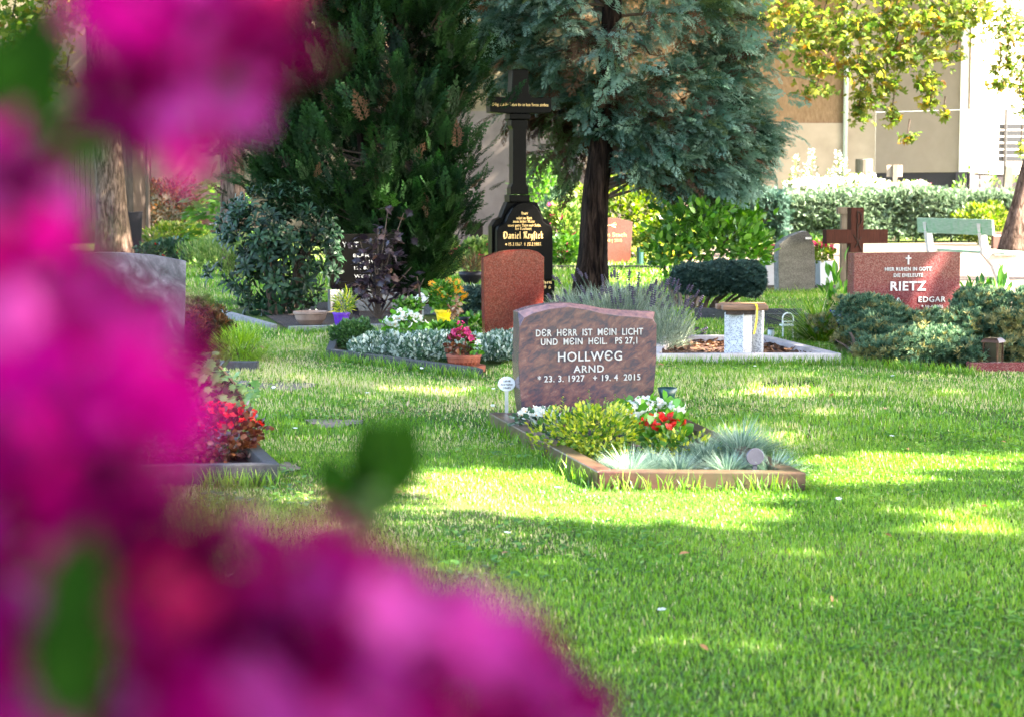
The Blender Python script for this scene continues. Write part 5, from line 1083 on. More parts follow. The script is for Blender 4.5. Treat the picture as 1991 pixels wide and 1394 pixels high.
# laurel bush and clipped juniper
lb = gp(1400, 585); la = thing('laurel_bush', lb, 'loose fresh green broadleaf bush behind the clipped juniper', 'shrub')
for (bx, by, rx_, rz2, D) in ((1330, 440, 65, 40, 21.5), (1400, 470, 85, 50, 21), (1440, 440, 50, 45, 21.5), (1300, 490, 45, 40, 21), (1360, 418, 55, 26, 20.9), (1320, 560, 35, 30, 20.8), (1460, 490, 45, 40, 21.2)):
    c = at(bx, by, D) - lb; s = F / D; bush(la, 'foliage', (c.x, c.y, c.z), (rx_ / s, .35, rz2 / s), p_leaf(.32), int(rx_ * rz2 * .13), .1, M['laurel'], .6, .5, seed=bx, shell=.35, lumps=.3)
mb = MB()
for e in ((1290, 480), (1330, 450), (1380, 440), (1430, 450), (1460, 480), (1310, 540)):
    q = at(e[0], e[1], 21.2) - lb; b0 = gp(1325 + (e[0] - 1330) * .2, 600) - lb; mb.tube([(b0.x, b0.y, 0), (b0.x * .6 + q.x * .4, q.y, q.z * .5), q], [.03, .022, .01], 6)
mb.build('stem', M['twig'], la)
cj = thing('clipped_juniper', gp(1400, 604), 'dark blue green juniper clipped into a flat topped cushion on bare stems', 'shrub')
cl_ = cj.location
for (bx, by, rx_, rz2) in ((1350, 542, 40, 26), (1400, 539, 45, 28), (1445, 540, 42, 28), (1460, 552, 25, 22), (1375, 552, 35, 20)):
    c = at(bx, by, 18.6) - cl_; s = F / 18.6; bush(cj, 'foliage', (c.x, c.y, c.z), (rx_ / s, .24, rz2 / s), p_tuft(9, .07), int(rx_ * rz2 * 1.3), .06, M['topiary'], .9, .4, seed=bx, shell=.6, lumps=.06)
mb = MB()
for k in range(9):
    px = 1345 + k * 14; a = gp(1375 + (px - 1400) * .55, 606) - cl_; b_ = at(px + rnd.uniform(-12, 12), 565, 18.6 + rnd.uniform(-.15, .15)) - cl_; a = a + Vector((rnd.uniform(-.06, .06), rnd.uniform(-.08, .08), 0)); mb.tube([(a.x, a.y, 0), (a.x * .5 + b_.x * .5 + .01, a.y, b_.z * .5), b_], [.02, .016, .01], 6)
mb.build('stem', M['twig'], cj)
# dark kerbs behind the stool
for (a, b_, lab) in ((gp(1350, 622), gp(1560, 624), 'long dark grey kerb stone beneath the clipped juniper'), (gp(1490, 634), gp(1600, 634), 'thin dark kerb stone behind the white chair ornament'), (gp(1060, 524), gp(1290, 524), 'thin grey kerb across the lawn behind the cypress trunk'), (gp(1290, 526), gp(1420, 518), 'grey kerb behind the laurel bush')):
    kk = thing('kerb_stone', a, lab, 'kerb', 'loose kerb stones between the graves'); d = b_ - a
    mb = MB(); nn = Vector((-d.y, d.x, 0)).normalized() * .1; mb.loft([[(q.x, q.y, z) for q in (Vector((0, 0, 0)), d, d + nn, nn)] for z in (-.02, .11 if a.y < 20 else .06)]); mb.build('kerb', M['dark_kerb'], kk, bevel=.006)
# white chair ornament
qc = gp(1535, 658); sc_ = F / qc.y; wcn = thing('chair_ornament', (qc.x, qc.y, 0), 'small white metal chair ornament with round back', 'ornament', rz=R(8))
u = 1 / sc_
mb = MB(); mb.tube([(-15 * u, -.03, 0), (-15 * u, -.03, 25 * u)], .007, 6); mb.build('leg', M['white_metal'], wcn); mb = MB(); mb.tube([(15 * u, -.03, 0), (15 * u, -.03, 25 * u)], .007, 6); mb.build('leg', M['white_metal'], wcn)
for s_ in (-1, 1): mb = MB(); mb.tube([(s_ * 10 * u, .05, 0), (s_ * 10 * u, .05, 30 * u)], .007, 6); mb.build('leg', M['white_metal'], wcn)
mb = MB(); mb.box(-17 * u, 17 * u, -.04, .06, 24 * u, 27 * u); mb.build('seat', M['white_metal'], wcn)
mb = MB(); mb.tube([(-11 * u, .05, 27 * u)] + [(math.cos(a) * 11 * u, .05, 38 * u + math.sin(a) * 11 * u) for a in np.linspace(math.pi, 0, 10)] + [(11 * u, .05, 27 * u)], .006, 6); mb.tube([(-11 * u, .05, 32 * u), (11 * u, .05, 32 * u)], .006, 6); mb.build('backrest', M['white_metal'], wcn)
cnd = thing('candle_jar', gp(1499, 656), 'small white candle jar with a lid beside the granite seat', 'candle'); mb = MB(); mb.lathe([(.028, 0), (.028, .06), (.02, .064), (.0, .064)], 16); mb.build('jar', M['enamel'], cnd); mb = MB(); mb.lathe([(.029, .065), (.029, .08), (0, .08)], 16); mb.build('lid', M['pewter'], cnd)
fescue('arching green and straw ornamental grass clump beside the white chair ornament', 1592, 664, .3, .44, 620, mat='grass', w=.012, group=None, name='ornamental_grass', bend=.9)
for (px, py) in ((1568, 610), (1577, 610), (1561, 630)):
    pass
bpq = gp(1634, 664); bpt = thing('blue_pot', bpq, 'glazed dark blue pot half hidden between grass and juniper', 'flower pot'); mb = MB(); mb.lathe([(.06, 0), (.1, .06), (.12, .14), (.11, .21), (.085, .24), (.1, .26), (.09, .26), (.07, .23), (0, .2)], 28); mb.build('pot', M['blue_glaze'], bpt, smooth=True)
plant('potted_sedum', 'pale dried plant growing from the dark blue pot', 'potted plant', Vector((bpq.x, bpq.y, 0)), 0, .1, .12, p_leaf(.3), 160, .04, 'juniper_gold', z0=.24)
for (px, py, h, lab) in ((1625, 600, .55, 'upright green leaves beside the near edge of the RIETZ headstone'), (1900, 600, .4, 'broad green leaves rising behind the far juniper'), (1935, 590, .45, 'tall spear shaped leaves behind the far juniper near the bench')):
    plant('leafy_plant', lab, 'plant', px, 640, .12, h, p_leaf(.2), 50, .13, 'laurel', up=1.2, out=.5)

# ================================================================== LEFT SIDE GRAVES
pq = gp(240, 700); sq2 = F / pq.y
hl = thing('headstone', (pq.x, pq.y, 0), 'grey violet marbled headstone behind the magenta blossoms', 'headstone', rz=YAW)
pr = loc([(120, 705), (120, 500), (200, 490), (240, 491), (300, 496), (360, 508), (357, 600), (352, 705)], 240, 700, sq2)
mb = MB(); mb.prism(pr, -.06, .06); mb.build('stone', M['paradiso'], hl, bevel=.004)
# begonia and vine grave in front
lk = [gp(150, 845), gp(120, 950), gp(545, 943), gp(478, 878)]; EXC.append([gp(150, 800), gp(100, 950), gp(545, 943), gp(470, 800)])
lg = thing('grave_border', lk[2], 'grey granite kerb round the red begonias beside the magenta blossoms', 'grave border'); inn = kerbs(lg, local(lk, lk[2]), .06, .09, M['dark_kerb']); sheet('grave_soil', [(p.x, p.y) for p in inn], M['soil'], .03, None, lg)
for a in lg.children:
    pass
plant('begonia', 'scarlet begonias with bronze leaves inside the grey granite kerb', 'flowers', 430, 905, .2, .25, p_leaf(.45), 900, .032, 'begonia_dark', br_, 90, .019)
plant('begonia', 'more scarlet begonias half hidden by the magenta blossoms', 'flowers', 300, 905, .22, .24, p_leaf(.45), 600, .032, 'begonia_dark', br_, 40, .019)
vleaf = mesh_of('vine_leaf', p_maple(), [M['vineleaf']])
vq = gp(420, 830); vn = thing('vine', vq, 'trailing vine with lobed green leaves above the scarlet begonias', 'vine')
vp = [(360, 690), (400, 695), (430, 715), (455, 745), (475, 790), (485, 830)]
mb = MB(); mb.tube([at(x, y, 9.2) - vq for x, y in vp], .008, 5); mb.tube([(0, .3, 0), at(400, 720, 9.25) - vq], .012, 5); mb.build('stem', M['twig'], vn)
for k in range(280):
    i = rnd.randrange(len(vp) - 1); f = rnd.random(); x = vp[i][0] * (1 - f) + vp[i + 1][0] * f; y = vp[i][1] * (1 - f) + vp[i + 1][1] * f
    q = at(x + rnd.gauss(-22, 20) , y + rnd.gauss(22, 20), 9.2 + rnd.gauss(0, .1)) - vq
    if q.z < .05: q.z = rnd.uniform(.05, .3)
    put('leaf', vleaf, vn, q, (rnd.uniform(-1.2, .1), rnd.uniform(-.6, .6), rnd.uniform(2.2, 4.1)), rnd.uniform(.04, .065))
ivm = thing('stump_support', gp(370, 850), 'dark overgrown mound beneath the vine', 'shrub'); bush(ivm, 'foliage', (0, .1, .15), (.22, .2, .2), p_leaf(.35), 900, .06, M['ivy'])
ivm.name = 'ivy_mound'
# small grave with lime fern
lk2 = [gp(330, 700), gp(325, 722), gp(500, 722), gp(480, 700)]
l2 = thing('kerb_stone', lk2[2], 'short grey violet kerb below the lime green feathery bush', 'kerb'); a = gp(425, 722); b_ = gp(500, 722); mb = MB(); mb.box(a.x - b_.x - .4, 0, 0, .09, -.02, .065); mb.build('kerb', M['dark_kerb'], l2, bevel=.005)
fq = gp(468, 704); lf = thing('feathery_bush', fq, 'lime green feathery bush behind the short kerb', 'shrub')
kk = 1500; P, d = ellipsoid_pts(kk, (0, 0, .07), (.2, .2, .15), .5, .02); bake('foliage', p_blade(.035, -.3), P, basis(d * .9 + np.array([0, 0, .5]) + rng.normal(size=(kk, 3)) * .3, np.tile([0, 0, 1.], (kk, 1))), .09 * rng.uniform(.6, 1.3, kk), M['limefern'], lf); stems(lf, 6, .15, .15)
plant('heather', 'olive brown heather clump behind the small white oval plate', 'shrub', 400, 690, .2, .32, p_tuft(8, .05), 900, .06, 'rust', up=.9)
plant('heather', 'grey green feathery clump beside the grey violet headstone', 'shrub', 385, 668, .16, .34, p_tuft(8, .05), 500, .06, 'weed', up=.9)
marker(421, 648, 690, 8.5, 8.5, [('Gertrud', 1.3), ('+ 1974', 1)], 'small white round plate with black cross on a stake beside the lime bush')
hose = thing('hose_end', gp(487, 600), 'short dark green pipe lying by the rhododendron', 'pipe'); mb = MB(); mb.tube([(0, 0, .035), (.18, -.1, .03)], .022, 10); mb.build('pipe', M['green_plastic'], hose)

# --- far left headstones
def simple_stone(px0, px1, ytop, yb, mat, lab, th=.12, prof=None, yaw=YAW):
    xc = (px0 + px1) / 2; q = gp(xc, yb); s = F / q.y; rt = thing('headstone', (q.x, q.y, 0), lab, 'headstone', rz=yaw)
    pr = prof or [(px0, yb), (px0, ytop), (px1, ytop), (px1, yb)]
    mb = MB(); mb.prism(loc(pr, xc, yb, s), -th / 2, th / 2); mb.build('stone', M[mat], rt, bevel=.008); return rt, s, xc
rt, s_, xc = simple_stone(190, 277, 405, 505, 'dark_granite', 'dark violet headstone with wavy top and faint engraved name near the bare trunk', prof=[(192, 505), (190, 420), (200, 412), (218, 406), (235, 408), (255, 414), (277, 412), (272, 505)])
text(rt, 'ECKERT', .09, 0, -.062, (505 - 438) / s_, M['dark_kerb'], .003, width=.4); text(rt, 'OT', .07, 0, -.062, (505 - 452) / s_, M['dark_kerb'], .003)
rt, s_, xc = simple_stone(238, 286, 350, 470, 'dark_granite', 'black framed headstone reading Paul and Kate beneath the bare trunk')
mb = MB(); w_ = 40 / s_; mb.box(-w_ / 2, w_ / 2, -.075, -.062, (470 - 420) / s_, (470 - 357) / s_); mb.build('panel', M['black_granite'], rt)
for tx_, y_, h_, w2 in (('Paul Odiz', 376, 7, 30), ('1912 - 1982', 383, 4, 22), ('Kate Odiz', 392, 7, 30), ('1913 - 2007', 399, 4, 22)): text(rt, tx_, h_ / s_ / .73, 0, -.0765, (470 - y_) / s_, M['white_letters'], .003, width=w2 / s_, bold=.003)
rt, s_, xc = simple_stone(246, 300, 332, 455, 'kerb_red', 'reddish brown headstone behind the black framed one'); 
rt, s_, xc = simple_stone(388, 440, 424, 458, 'pink_granite', 'brown headstone with white writing half hidden by the bright sapling')
text(rt, 'FAMILIE', .07, 0, -.062, 20 / s_, M['white_letters'], .003); text(rt, 'SCHULZ', .06, 0, -.062, 10 / s_, M['white_letters'], .003)
rt, s_, xc = simple_stone(1120, 1226, 425, 513, 'pink_granite', 'brown pink headstone with arched top and golden script behind the cypress trunk', prof=[(1122, 513), (1117, 470), (1116, 432), (1140, 427), (1170, 424), (1200, 425), (1229, 433), (1227, 470), (1224, 513)])
text(rt, 'Jürgen Stach', .1, .1, -.062, (513 - 461) / s_, M['gold'], .003, width=.62); text(rt, '* 1938 † 2010', .07, .12, -.062, (513 - 471) / s_, M['gold'], .003, width=.4)
mb = MB(); zc_ = (513 - 440) / s_; mb.tube([(.02, -.063, zc_), (.22, -.063, zc_ + .02)], .006, 5); mb.tube([(.12, -.063, zc_ + .01), (.2, -.063, zc_ + .06)], .006, 5); mb.tube([(.12, -.063, zc_ + .01), (.2, -.063, zc_ - .03)], .006, 5); mb.build('emblem', M['gold'], rt)
simple_stone(888, 913, 457, 508, 'dark_granite', 'narrow dark green headstone between thuja and black monument')
simple_stone(908, 938, 434, 500, 'black_granite', 'tall black headstone just behind the monument tablet')
rt, s_, xc = simple_stone(1928, 1946, 452, 485, 'pink_granite', 'small reddish headstone behind the bench beside the chestnut trunk')
text(rt, 'HERWIG', .06, 0, -.062, .28, M['white_letters'], .003, width=.2)
# dark bowl planter near monument
q = gp(916, 555); bw_ = thing('bowl_planter', q, 'shiny dark bowl planter with dry stalks beside the monument', 'flower pot'); mb = MB(); mb.lathe([(.06, 0), (.1, .05), (.16, .12), (.17, .18), (.16, .18), (.14, .12), (0, .1)], 28); mb.build('bowl', M['dark_granite'], bw_, smooth=True)
plant('dry_grass', 'dry reddish stalks growing in the shiny dark bowl', 'dried plant', Vector((q.x, q.y, 0)), 0, .12, .22, p_blade(.03, .2), 160, .16, 'rust', z0=.14, up=1.0)

# --- background shrubs
def bshrub(name, lab, px, yb, rx_, yt, mat, n, size, proto=None, cat='shrub', D=None, group=None, up=.4, flowers=None, **k):
    q = gp(px, yb); s = F / q.y; rt = thing(name, (q.x, q.y, 0), lab, cat, group); h = (yb - yt) / s; r = rx_ / s
    bush(rt, 'foliage', (0, 0, h * .55), (r, min(r, .9), h * .5), proto or p_leaf(.34), n, size, M[mat], .6, up, **k); stems(rt, 8, r * .8, h * .8, rad=.015, seed=int(px))
    if flowers is not None:
        me, kf_, fs = flowers
        for _ in range(kf_):
            a = rnd.uniform(0, 6.28); e = rnd.random() ** .5
            put('blossom', me, rt, (math.cos(a) * e * r, -abs(math.sin(a)) * e * min(r, .9), h * rnd.uniform(.45, 1.02)), (rnd.uniform(-.5, 1), rnd.uniform(-.5, .5), rnd.uniform(0, 6)), fs)
    return rt
bshrub('rusty_shrub', 'rust and green leaved shrub beside the black framed headstone', 335, 470, 62, 352, 'rust', 1900, .10)
bshrub('rusty_shrub', 'rust coloured shrub between the bare trunks by the wall', 290, 455, 40, 375, 'rust', 900, .10)
bshrub('fern_shrub', 'low yellow green leafy bed lit by the sun behind the dark violet headstone', 345, 500, 62, 436, 'sunshrub', 2200, .075, cat='plants')
bshrub('meadow_plants', 'loose mixed meadow plants between rhododendron and grey violet headstone', 450, 540, 90, 462, 'weed', 4200, .075, proto=p_blade(.1, .3), cat='plants', up=1.0)
bshrub('meadow_plants', 'dark low plants behind the grey violet headstone', 330, 520, 55, 470, 'ivy', 1200, .08, cat='plants', flowers=(br_, 4, .05))
bshrub('meadow_plants', 'blue green weeds below the thuja by the rudbeckia', 850, 545, 55, 470, 'weed', 1800, .08, cat='plants', flowers=(bpk, 8, .05), up=.9)
bshrub('meadow_plants', 'green weeds and pink flower beside the dark headstones by the monument', 925, 530, 30, 470, 'weed', 700, .09, cat='plants', flowers=(bpk, 5, .07), up=.9)
sap = gp(425, 520); spl = thing('maple_sapling', sap, 'bright green maple sapling before the thick fissured trunk', 'sapling')
ss = F / sap.y; leafP = []
mb = MB(); mb.tube([(0, 0, 0), (0, 0, (520 - 355) / ss)], [.02, .008], 6); mb.build('stem', M['stem_green'], spl)
kk = 240; zz_ = rng.uniform((520 - 470) / ss, (520 - 352) / ss, kk); wid = np.interp(zz_, [.8, 1.6, 2.2], [.55, .42, .2]); a = rng.uniform(0, 6.28, kk); e = rng.random(kk) ** .6
P = np.stack([np.cos(a) * wid * e, np.sin(a) * wid * e, zz_], 1); bake('foliage', p_maple(), P, basis(np.stack([np.cos(a), np.sin(a), np.full(kk, -.25)], 1), np.tile([0, 0, 1.], (kk, 1)) + rng.normal(size=(kk, 3)) * .3), .16 * rng.uniform(.7, 1.3, kk), M['saplingleaf'], spl)
bshrub('rose_bush', 'tall light green rose bush with pink roses beside the monument tablet', 1095, 516, 42, 400, 'weed', 1700, .10, flowers=(bpk, 12, .06))
bshrub('rose_bush', 'low rose bush with a few pink roses before the arched pink headstone', 1098, 520, 36, 465, 'laurel', 900, .085, flowers=(bpk, 6, .05))
bshrub('lilac_bush', 'tall light green bush against the stained wall behind the monument shaft', 1052, 480, 50, 315, 'saplingleaf', 1800, .12)
bshrub('young_fir', 'small blue green conifer between the rose bush and cypress trunk', 1092, 490, 34, 372, 'juniper', 900, .12, proto=p_spray(5, 45, .06, .45, 8), up=.9)
bshrub('golden_shrub', 'large sunlit yellow green shrub behind the arched pink headstone', 1215, 500, 95, 345, 'sunshrub', 4200, .11)
bshrub('golden_shrub', 'sunlit yellow shrub just behind the cypress trunk', 1140, 495, 38, 365, 'sunshrub', 1400, .10)
bshrub('golden_shrub', 'sunlit flowering shrub behind the laurel bush', 1320, 505, 75, 420, 'sunshrub', 2400, .10, flowers=(bw, 20, .06))
bshrub('golden_shrub', 'sunlit yellow green shrub before the hedge behind the bench', 1910, 478, 50, 402, 'sunshrub', 2600, .10)
bshrub('orange_flowers', 'orange flowering plants behind the laurel bush stems', 1300, 515, 60, 478, 'sunshrub', 900, .08, cat='flowers', flowers=(bye, 16, .06))
bshrub('pink_flowers', 'pink flowers growing behind the grey planters', 1575, 500, 40, 462, 'laurel', 500, .09, cat='flowers', flowers=(bpk, 14, .09))
# green tube by laurel
q = gp(1244, 518); o = MB().tube([(0, 0, 0), (0, 0, .32)], .06, 12).build('green_vase', M['green_plastic'], loc=q); tag(o, 'dark green tube shaped vase beside the arched pink headstone', 'vase')

# hedge
def hedge(px0, px1, D, ztop, mat, lab, n, dep=1.2, taper=0):
    a = (px0 - CX) / F * D; b_ = (px1 - CX) / F * D; rt = thing('clipped_hedge', ((a + b_) / 2, D, 0), lab, 'hedge', 'clipped hedge along the far path'); w = (b_ - a) / 2
    f = rng.random(n); P = np.zeros((n, 3)); d = np.zeros((n, 3))
    u = rng.uniform(-w, w, n); fr = f < .52; tp_ = (f >= .52) & (f < .84); sd_ = f >= .84
    P[fr] = np.stack([u[fr], np.full(fr.sum(), 0.), .12 + (ztop - .12) * rng.random(fr.sum())], 1); d[fr] = (0, -1, .35)
    P[tp_] = np.stack([u[tp_], dep * rng.random(tp_.sum()), np.full(tp_.sum(), ztop)], 1); d[tp_] = (0, -.1, 1)
    sg_ = np.sign(rng.random(sd_.sum()) - .5); P[sd_] = np.stack([sg_ * w, dep * rng.random(sd_.sum()), ztop * rng.random(sd_.sum())], 1); d[sd_] = (0, 0, .3); d[sd_, 0] = sg_
    P += rng.normal(size=P.shape) * .07; lump = np.sin(P[:, 0] * 3.1) * .05 + np.sin(P[:, 0] * 1.3 + 1) * .05; P[:, 2] += lump * (P[:, 2] > .5); P[:, 1] += np.sin(P[:, 0] * 2.2 + P[:, 2] * 3) * .07
    P[:, 2] = np.maximum(P[:, 2], .08)
    bake('foliage', p_spray(3, 42, .075, .45, 6, sub=False), P, basis(d + rng.normal(size=P.shape) * .5, dirs(n)), .17 * rng.uniform(.6, 1.2, n), M[mat], rt)
    mb = MB(); mb.box(-w + .15, w - .15, .15, dep - .1, .15, ztop - .15); mb.build('inner_twigs', M['twig'], rt)
    mb = MB(); [mb.tube([(x, .4, 0), (x, .4, .3)], .03, 5) for x in np.arange(-w + .2, w - .1, .45)]; mb.build('stem', M['twig'], rt)
zt_ = at(1600, 385, 47).z
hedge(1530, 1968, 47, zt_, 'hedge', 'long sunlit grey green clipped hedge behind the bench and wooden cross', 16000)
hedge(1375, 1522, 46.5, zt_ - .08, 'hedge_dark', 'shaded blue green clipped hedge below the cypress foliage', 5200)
# flower border behind the hedge
fb = thing('flower_border', at(1640, 380, 50).xy.to_3d(), 'overexposed mass of white flowers above the sunlit hedge', 'flowers'); fb['label'] = 'bright mass of small white flowers rising behind the sunlit hedge'
for (bx, by, rx_, rz2) in ((1590, 362, 50, 14), (1555, 364, 30, 10), (1670, 358, 44, 15), (1715, 366, 32, 8)):
    c = at(bx, by, 50) - fb.location; s = F / 50; bush(fb, 'foliage', (c.x, c.y, c.z), (rx_ / s, .4, rz2 / s), p_leaf(.3), 380, .12, M['sunshrub'], up=.7); bush(fb, 'small_flowers', (c.x, c.y - .15, c.z + .04), (rx_ / s, .4, rz2 / s), p_flower(5, .4, .2), 300, .055, M['whitebloom'], .6, .7)
stems(fb, 12, 1.0, 1.5, rad=.012)
pf_ = thing('pink_border_flowers', at(1775, 380, 49).xy.to_3d(), 'low white and pink flowers behind the hedge before the dark plinth', 'flowers')
c = at(1775, 366, 49) - pf_.location; bush(pf_, 'foliage', (c.x, c.y, c.z), (.55, .3, .14), p_leaf(.3), 160, .12, M['sunshrub']); bush(pf_, 'small_flowers', (c.x, c.y - .1, c.z + .06), (.5, .3, .12), p_flower(5, .4, .2), 110, .055, [M['whitebloom'], M['pinkbloom']], midx=(rng.random(110) < .3).astype(int)); stems(pf_, 5, .4, 1.1)
for i, (px, yt) in enumerate(((1546, 302), (1577, 292), (1566, 318), (1628, 294), (1613, 330), (1640, 310))):
    q = at(px, 400, 50); q.z = 0; zt2 = at(px, yt, 50).z; s = F / 50
    rt = thing('flower_spike', q, ['slender pale flower spike at the hedge end by the cypress', 'tall branching white flower spike left of the middle'.replace(' left of the middle', ' third from the cypress'), 'short pale flower spike between two taller ones', 'tallest feathery white flower spike by the downpipe', 'short flower spike in the white flower mass', 'pale spike nearest the tree stump'][i], 'flower spike', 'tall pale flower spikes behind the hedge')
    mb = MB(); mb.tube([(0, 0, 0), (0, 0, zt2)], [.02, .006], 5); mb.build('stem', M['stem_green'], rt)
    k2 = 150; z_ = zt2 - rng.random(k2) ** 1.1 * 1.1; r_ = .04 + (zt2 - z_) * .22 * rng.random(k2); a = rng.uniform(0, 6.28, k2)
    bake('florets', p_quadleaf(.3), np.stack([np.cos(a) * r_, np.sin(a) * r_, z_], 1), basis(np.stack([np.cos(a), np.sin(a), np.full(k2, .8)], 1), dirs(k2)), .075 * rng.uniform(.6, 1.2, k2), [M['whitebloom'], M['sunshrub']], rt, midx=(rng.random(k2) < .35).astype(int))
# stump, sign and post behind the hedge
q = at(1679, 380, 54); q.z = 0; o = MB().lathe([(.28, 0), (.25, at(0, 312, 54).z), (.24, at(0, 310, 54).z), (0, at(0, 310, 54).z)], 20).build('tree_stump', M['pale_wood'], loc=q); tag(o, 'tall grey tree stump against the pale wall by the building corner', 'tree stump')
q = at(1740, 380, 49); q.z = 0; sg2 = thing('back_of_sign', q, 'pale square sign seen from behind on a wooden post before the dark plinth', 'sign'); sg2.name = 'sign'
mb = MB(); mb.box(-.07, .05, -.05, .05, 0, at(0, 321, 49).z); mb.build('post', M['pale_wood'], sg2); mb = MB(); mb.box(-.22, .2, .053, .07, at(0, 345, 49).z, at(0, 322, 49).z); mb.build('sign_plate', M['render_smooth'], sg2, bevel=.02)
q = at(1951, 380, 47.8); q.z = 0; o = MB().box(-.1, .1, -.06, .06, 0, at(0, 325, 48.5).z).build('wooden_post', M['pale_wood'], loc=q, bevel=.005); o.rotation_euler = (0, R(4), 0); tag(o, 'pale leaning wooden post below the slatted screen', 'post')
for px, lab in ((1870, 'green weed poking above the hedge before the dark plinth'), (1928, 'leafy weed poking above the hedge below the slatted screen'), (1976, 'yellow green weed above the hedge at the chestnut trunk')):
    q = at(px, 380, 48.6); plant('tall_weed', lab, 'plant', Vector((q.x, q.y, 0)), 0, .3, 1.7, p_leaf(.3), 130, .14, 'weed', up=.8, group='weeds above the hedge')

# unseen leaf crown added above the camera to dim the blossoming bush
ov = thing('added_shade_tree', (0, 0, 0), 'leafy tree standing behind the blossoming bush and spreading over it', 'tree')
k = 9000; P = np.stack([rng.uniform(-3.5, 4, k), rng.uniform(-4, 1.6, k), rng.uniform(2.3, 4.6, k)], 1); P = P[rng.random(k) < .9]; k = len(P)
bake('crown', p_quadleaf(.36), P, basis(dirs(k), dirs(k)), .16 * rng.uniform(.7, 1.2, k), M['canopy'], ov)
trunk_mesh([(-1.6, -2.2, 0), (-1.5, -2.1, 2.2), (-1.2, -1.8, 4)], [.18, .13, .06], 'trunk', M['bark_pale'], ov, n=14)
mbb = MB()
for e in ((-3, -1, 3), (0, .8, 3.4), (2, -1, 3.5), (-1, -3.4, 3.4), (3, .5, 3.8)): mbb.tube([(-1.5, -2.1, 2.1), (-1.5 * .4 + e[0] * .6, -2.1 * .4 + e[1] * .6, 2.9), e], [.07, .05, .02], 6)
mbb.build('limb', M['bark_pale'], ov)['kind'] = 'stuff'
# fallen leaves and clover on the lawn
def lawnpts(n, y0, y1):
    y = np.sqrt(rng.uniform(y0 ** 2, y1 ** 2, n)); x = rng.uniform(-.31, .31, n) * y; return np.stack([x, y, np.full(n, .0)], 1)
def inpoly(P, poly):
    x, y = P[:, 0], P[:, 1]; c = np.zeros(len(P), bool); k = len(poly)
    for i in range(k):
        a, b_ = poly[i], poly[(i + 1) % k]
        cond = ((a[1] > y) != (b_[1] > y)); xx = (b_[0] - a[0]) * (y - a[1]) / ((b_[1] - a[1]) or 1e-9) + a[0]; c ^= cond & (x < xx)
    return c
P = lawnpts(300, 4.0, 26); P[:, 2] = .035
for e in EXC: P = P[~inpoly(P, e)]
k = len(P); o = bake('fallen_leaves', p_leaf(.32), P, basis(np.concatenate([rng.normal(size=(k, 2)), rng.normal(size=(k, 1)) * .25], 1), np.tile([0, 0, 1.], (k, 1)) + rng.normal(size=(k, 3)) * .3), (.026 + .0012 * P[:, 1]) * rng.uniform(.5, 1.3, k), M['fallen']); tag(o, 'scattered small brown leaves lying on the lawn', 'leaves')
P = lawnpts(4200, 4.0, 16); nzv = np.sin(P[:, 0] * 3 + 1) * np.sin(P[:, 1] * 2.3); P = P[nzv > .25]
for e in EXC: P = P[~inpoly(P, e)]
P = np.repeat(P, 5, 0) + rng.normal(size=(len(P) * 5, 3)) * np.array([.04, .04, 0]); P[:, 2] = .02; k = len(P); a = rng.uniform(0, 6.28, k)
o = bake('lawn_weeds', p_leaf(.34), P, basis(np.stack([np.cos(a), np.sin(a), np.full(k, .35)], 1), np.tile([0, 0, 1.], (k, 1))), 0.03 * rng.uniform(.6, 1.3, k), M['laurel']); tag(o, 'low broad leaved weeds among the lawn grass', 'weeds')
P = lawnpts(60, 5, 20); P[:, 2] = .05; k = len(P); o = bake('daisies', p_flower(6, .3, .1), P, basis(np.tile([0, 1., 0.], (k, 1)) + rng.normal(size=(k, 3)) * .3, np.tile([0, -.3, 1.], (k, 1))), .014, M['whitebloom']); tag(o, 'tiny white daisies dotted over the lawn', 'daisies')

# grass
def vnoise(P, s, seed):
    x, y = P[:, 0] * s + seed, P[:, 1] * s + seed * 2
    return (np.sin(x * 1.7 + np.sin(y * 1.3)) + np.sin(y * 2.1 + np.sin(x * 1.9 + 2)) + .6 * np.sin(x * 4.1 + y * 3.3)) / 2.6
def grass(dens, y0, y1, h, w, seed):
    area = .31 * (y1 ** 2 - y0 ** 2); n = int(area * dens); P = lawnpts(n, y0, y1)
    keep = np.ones(n, bool)
    for e in EXC + [path_pts]: keep &= ~inpoly(P, e)
    px, py = proj(P[:, 0], P[:, 1])
    for (cx, cy, rx, ry) in bare: keep &= ~((((px - cx) / rx) ** 2 + ((py - cy) / ry) ** 2 < 1) & (rng.random(n) < .8))
    nz = vnoise(P, 1.1, 3); dry = vnoise(P, .55, 9) + .5 * vnoise(P, 2.3, 5)
    keep &= ~((nz < -.45) & (rng.random(n) < .35))
    P = P[keep]; nz = nz[keep]; dry = dry[keep]; n = len(P)
    a = rng.uniform(0, 6.28, n); ln_ = rng.uniform(.1, 1.5, n); d = np.stack([np.cos(a) * ln_, np.sin(a) * ln_, np.ones(n)], 1)
    far = (P[:, 1] > 10)
    rv = .45 + .12 * vnoise(P, 4.5, 1) + .22 * nz + rng.normal(size=n) * .16 + .1 * (dry > .5); rv[rng.random(n) < (.02 + .22 * (dry > .6) + .08 * far + .2 * ((P[:, 1] > 8.6) & (P[:, 1] < 16) & (dry > -.2)))] = 1.0
    hh = h * rng.uniform(.5, 1.25, n) * (1 + .35 * nz)
    S = np.stack([np.full(n, w), hh, hh], 1)
    bake('lawn_grass', ([(-1, 0, 0), (1, 0, 0), (-.8, .55, .08), (.8, .55, .08), (0, 1, .35)], [(0, 1, 3, 2), (2, 3, 4)]), P, basis(d, np.stack([np.cos(a), np.sin(a), np.zeros(n)], 1) * -1), S, M['grass'], rv=np.clip(rv, 0, 1)).__setitem__('label', 'green lawn grass')
    return
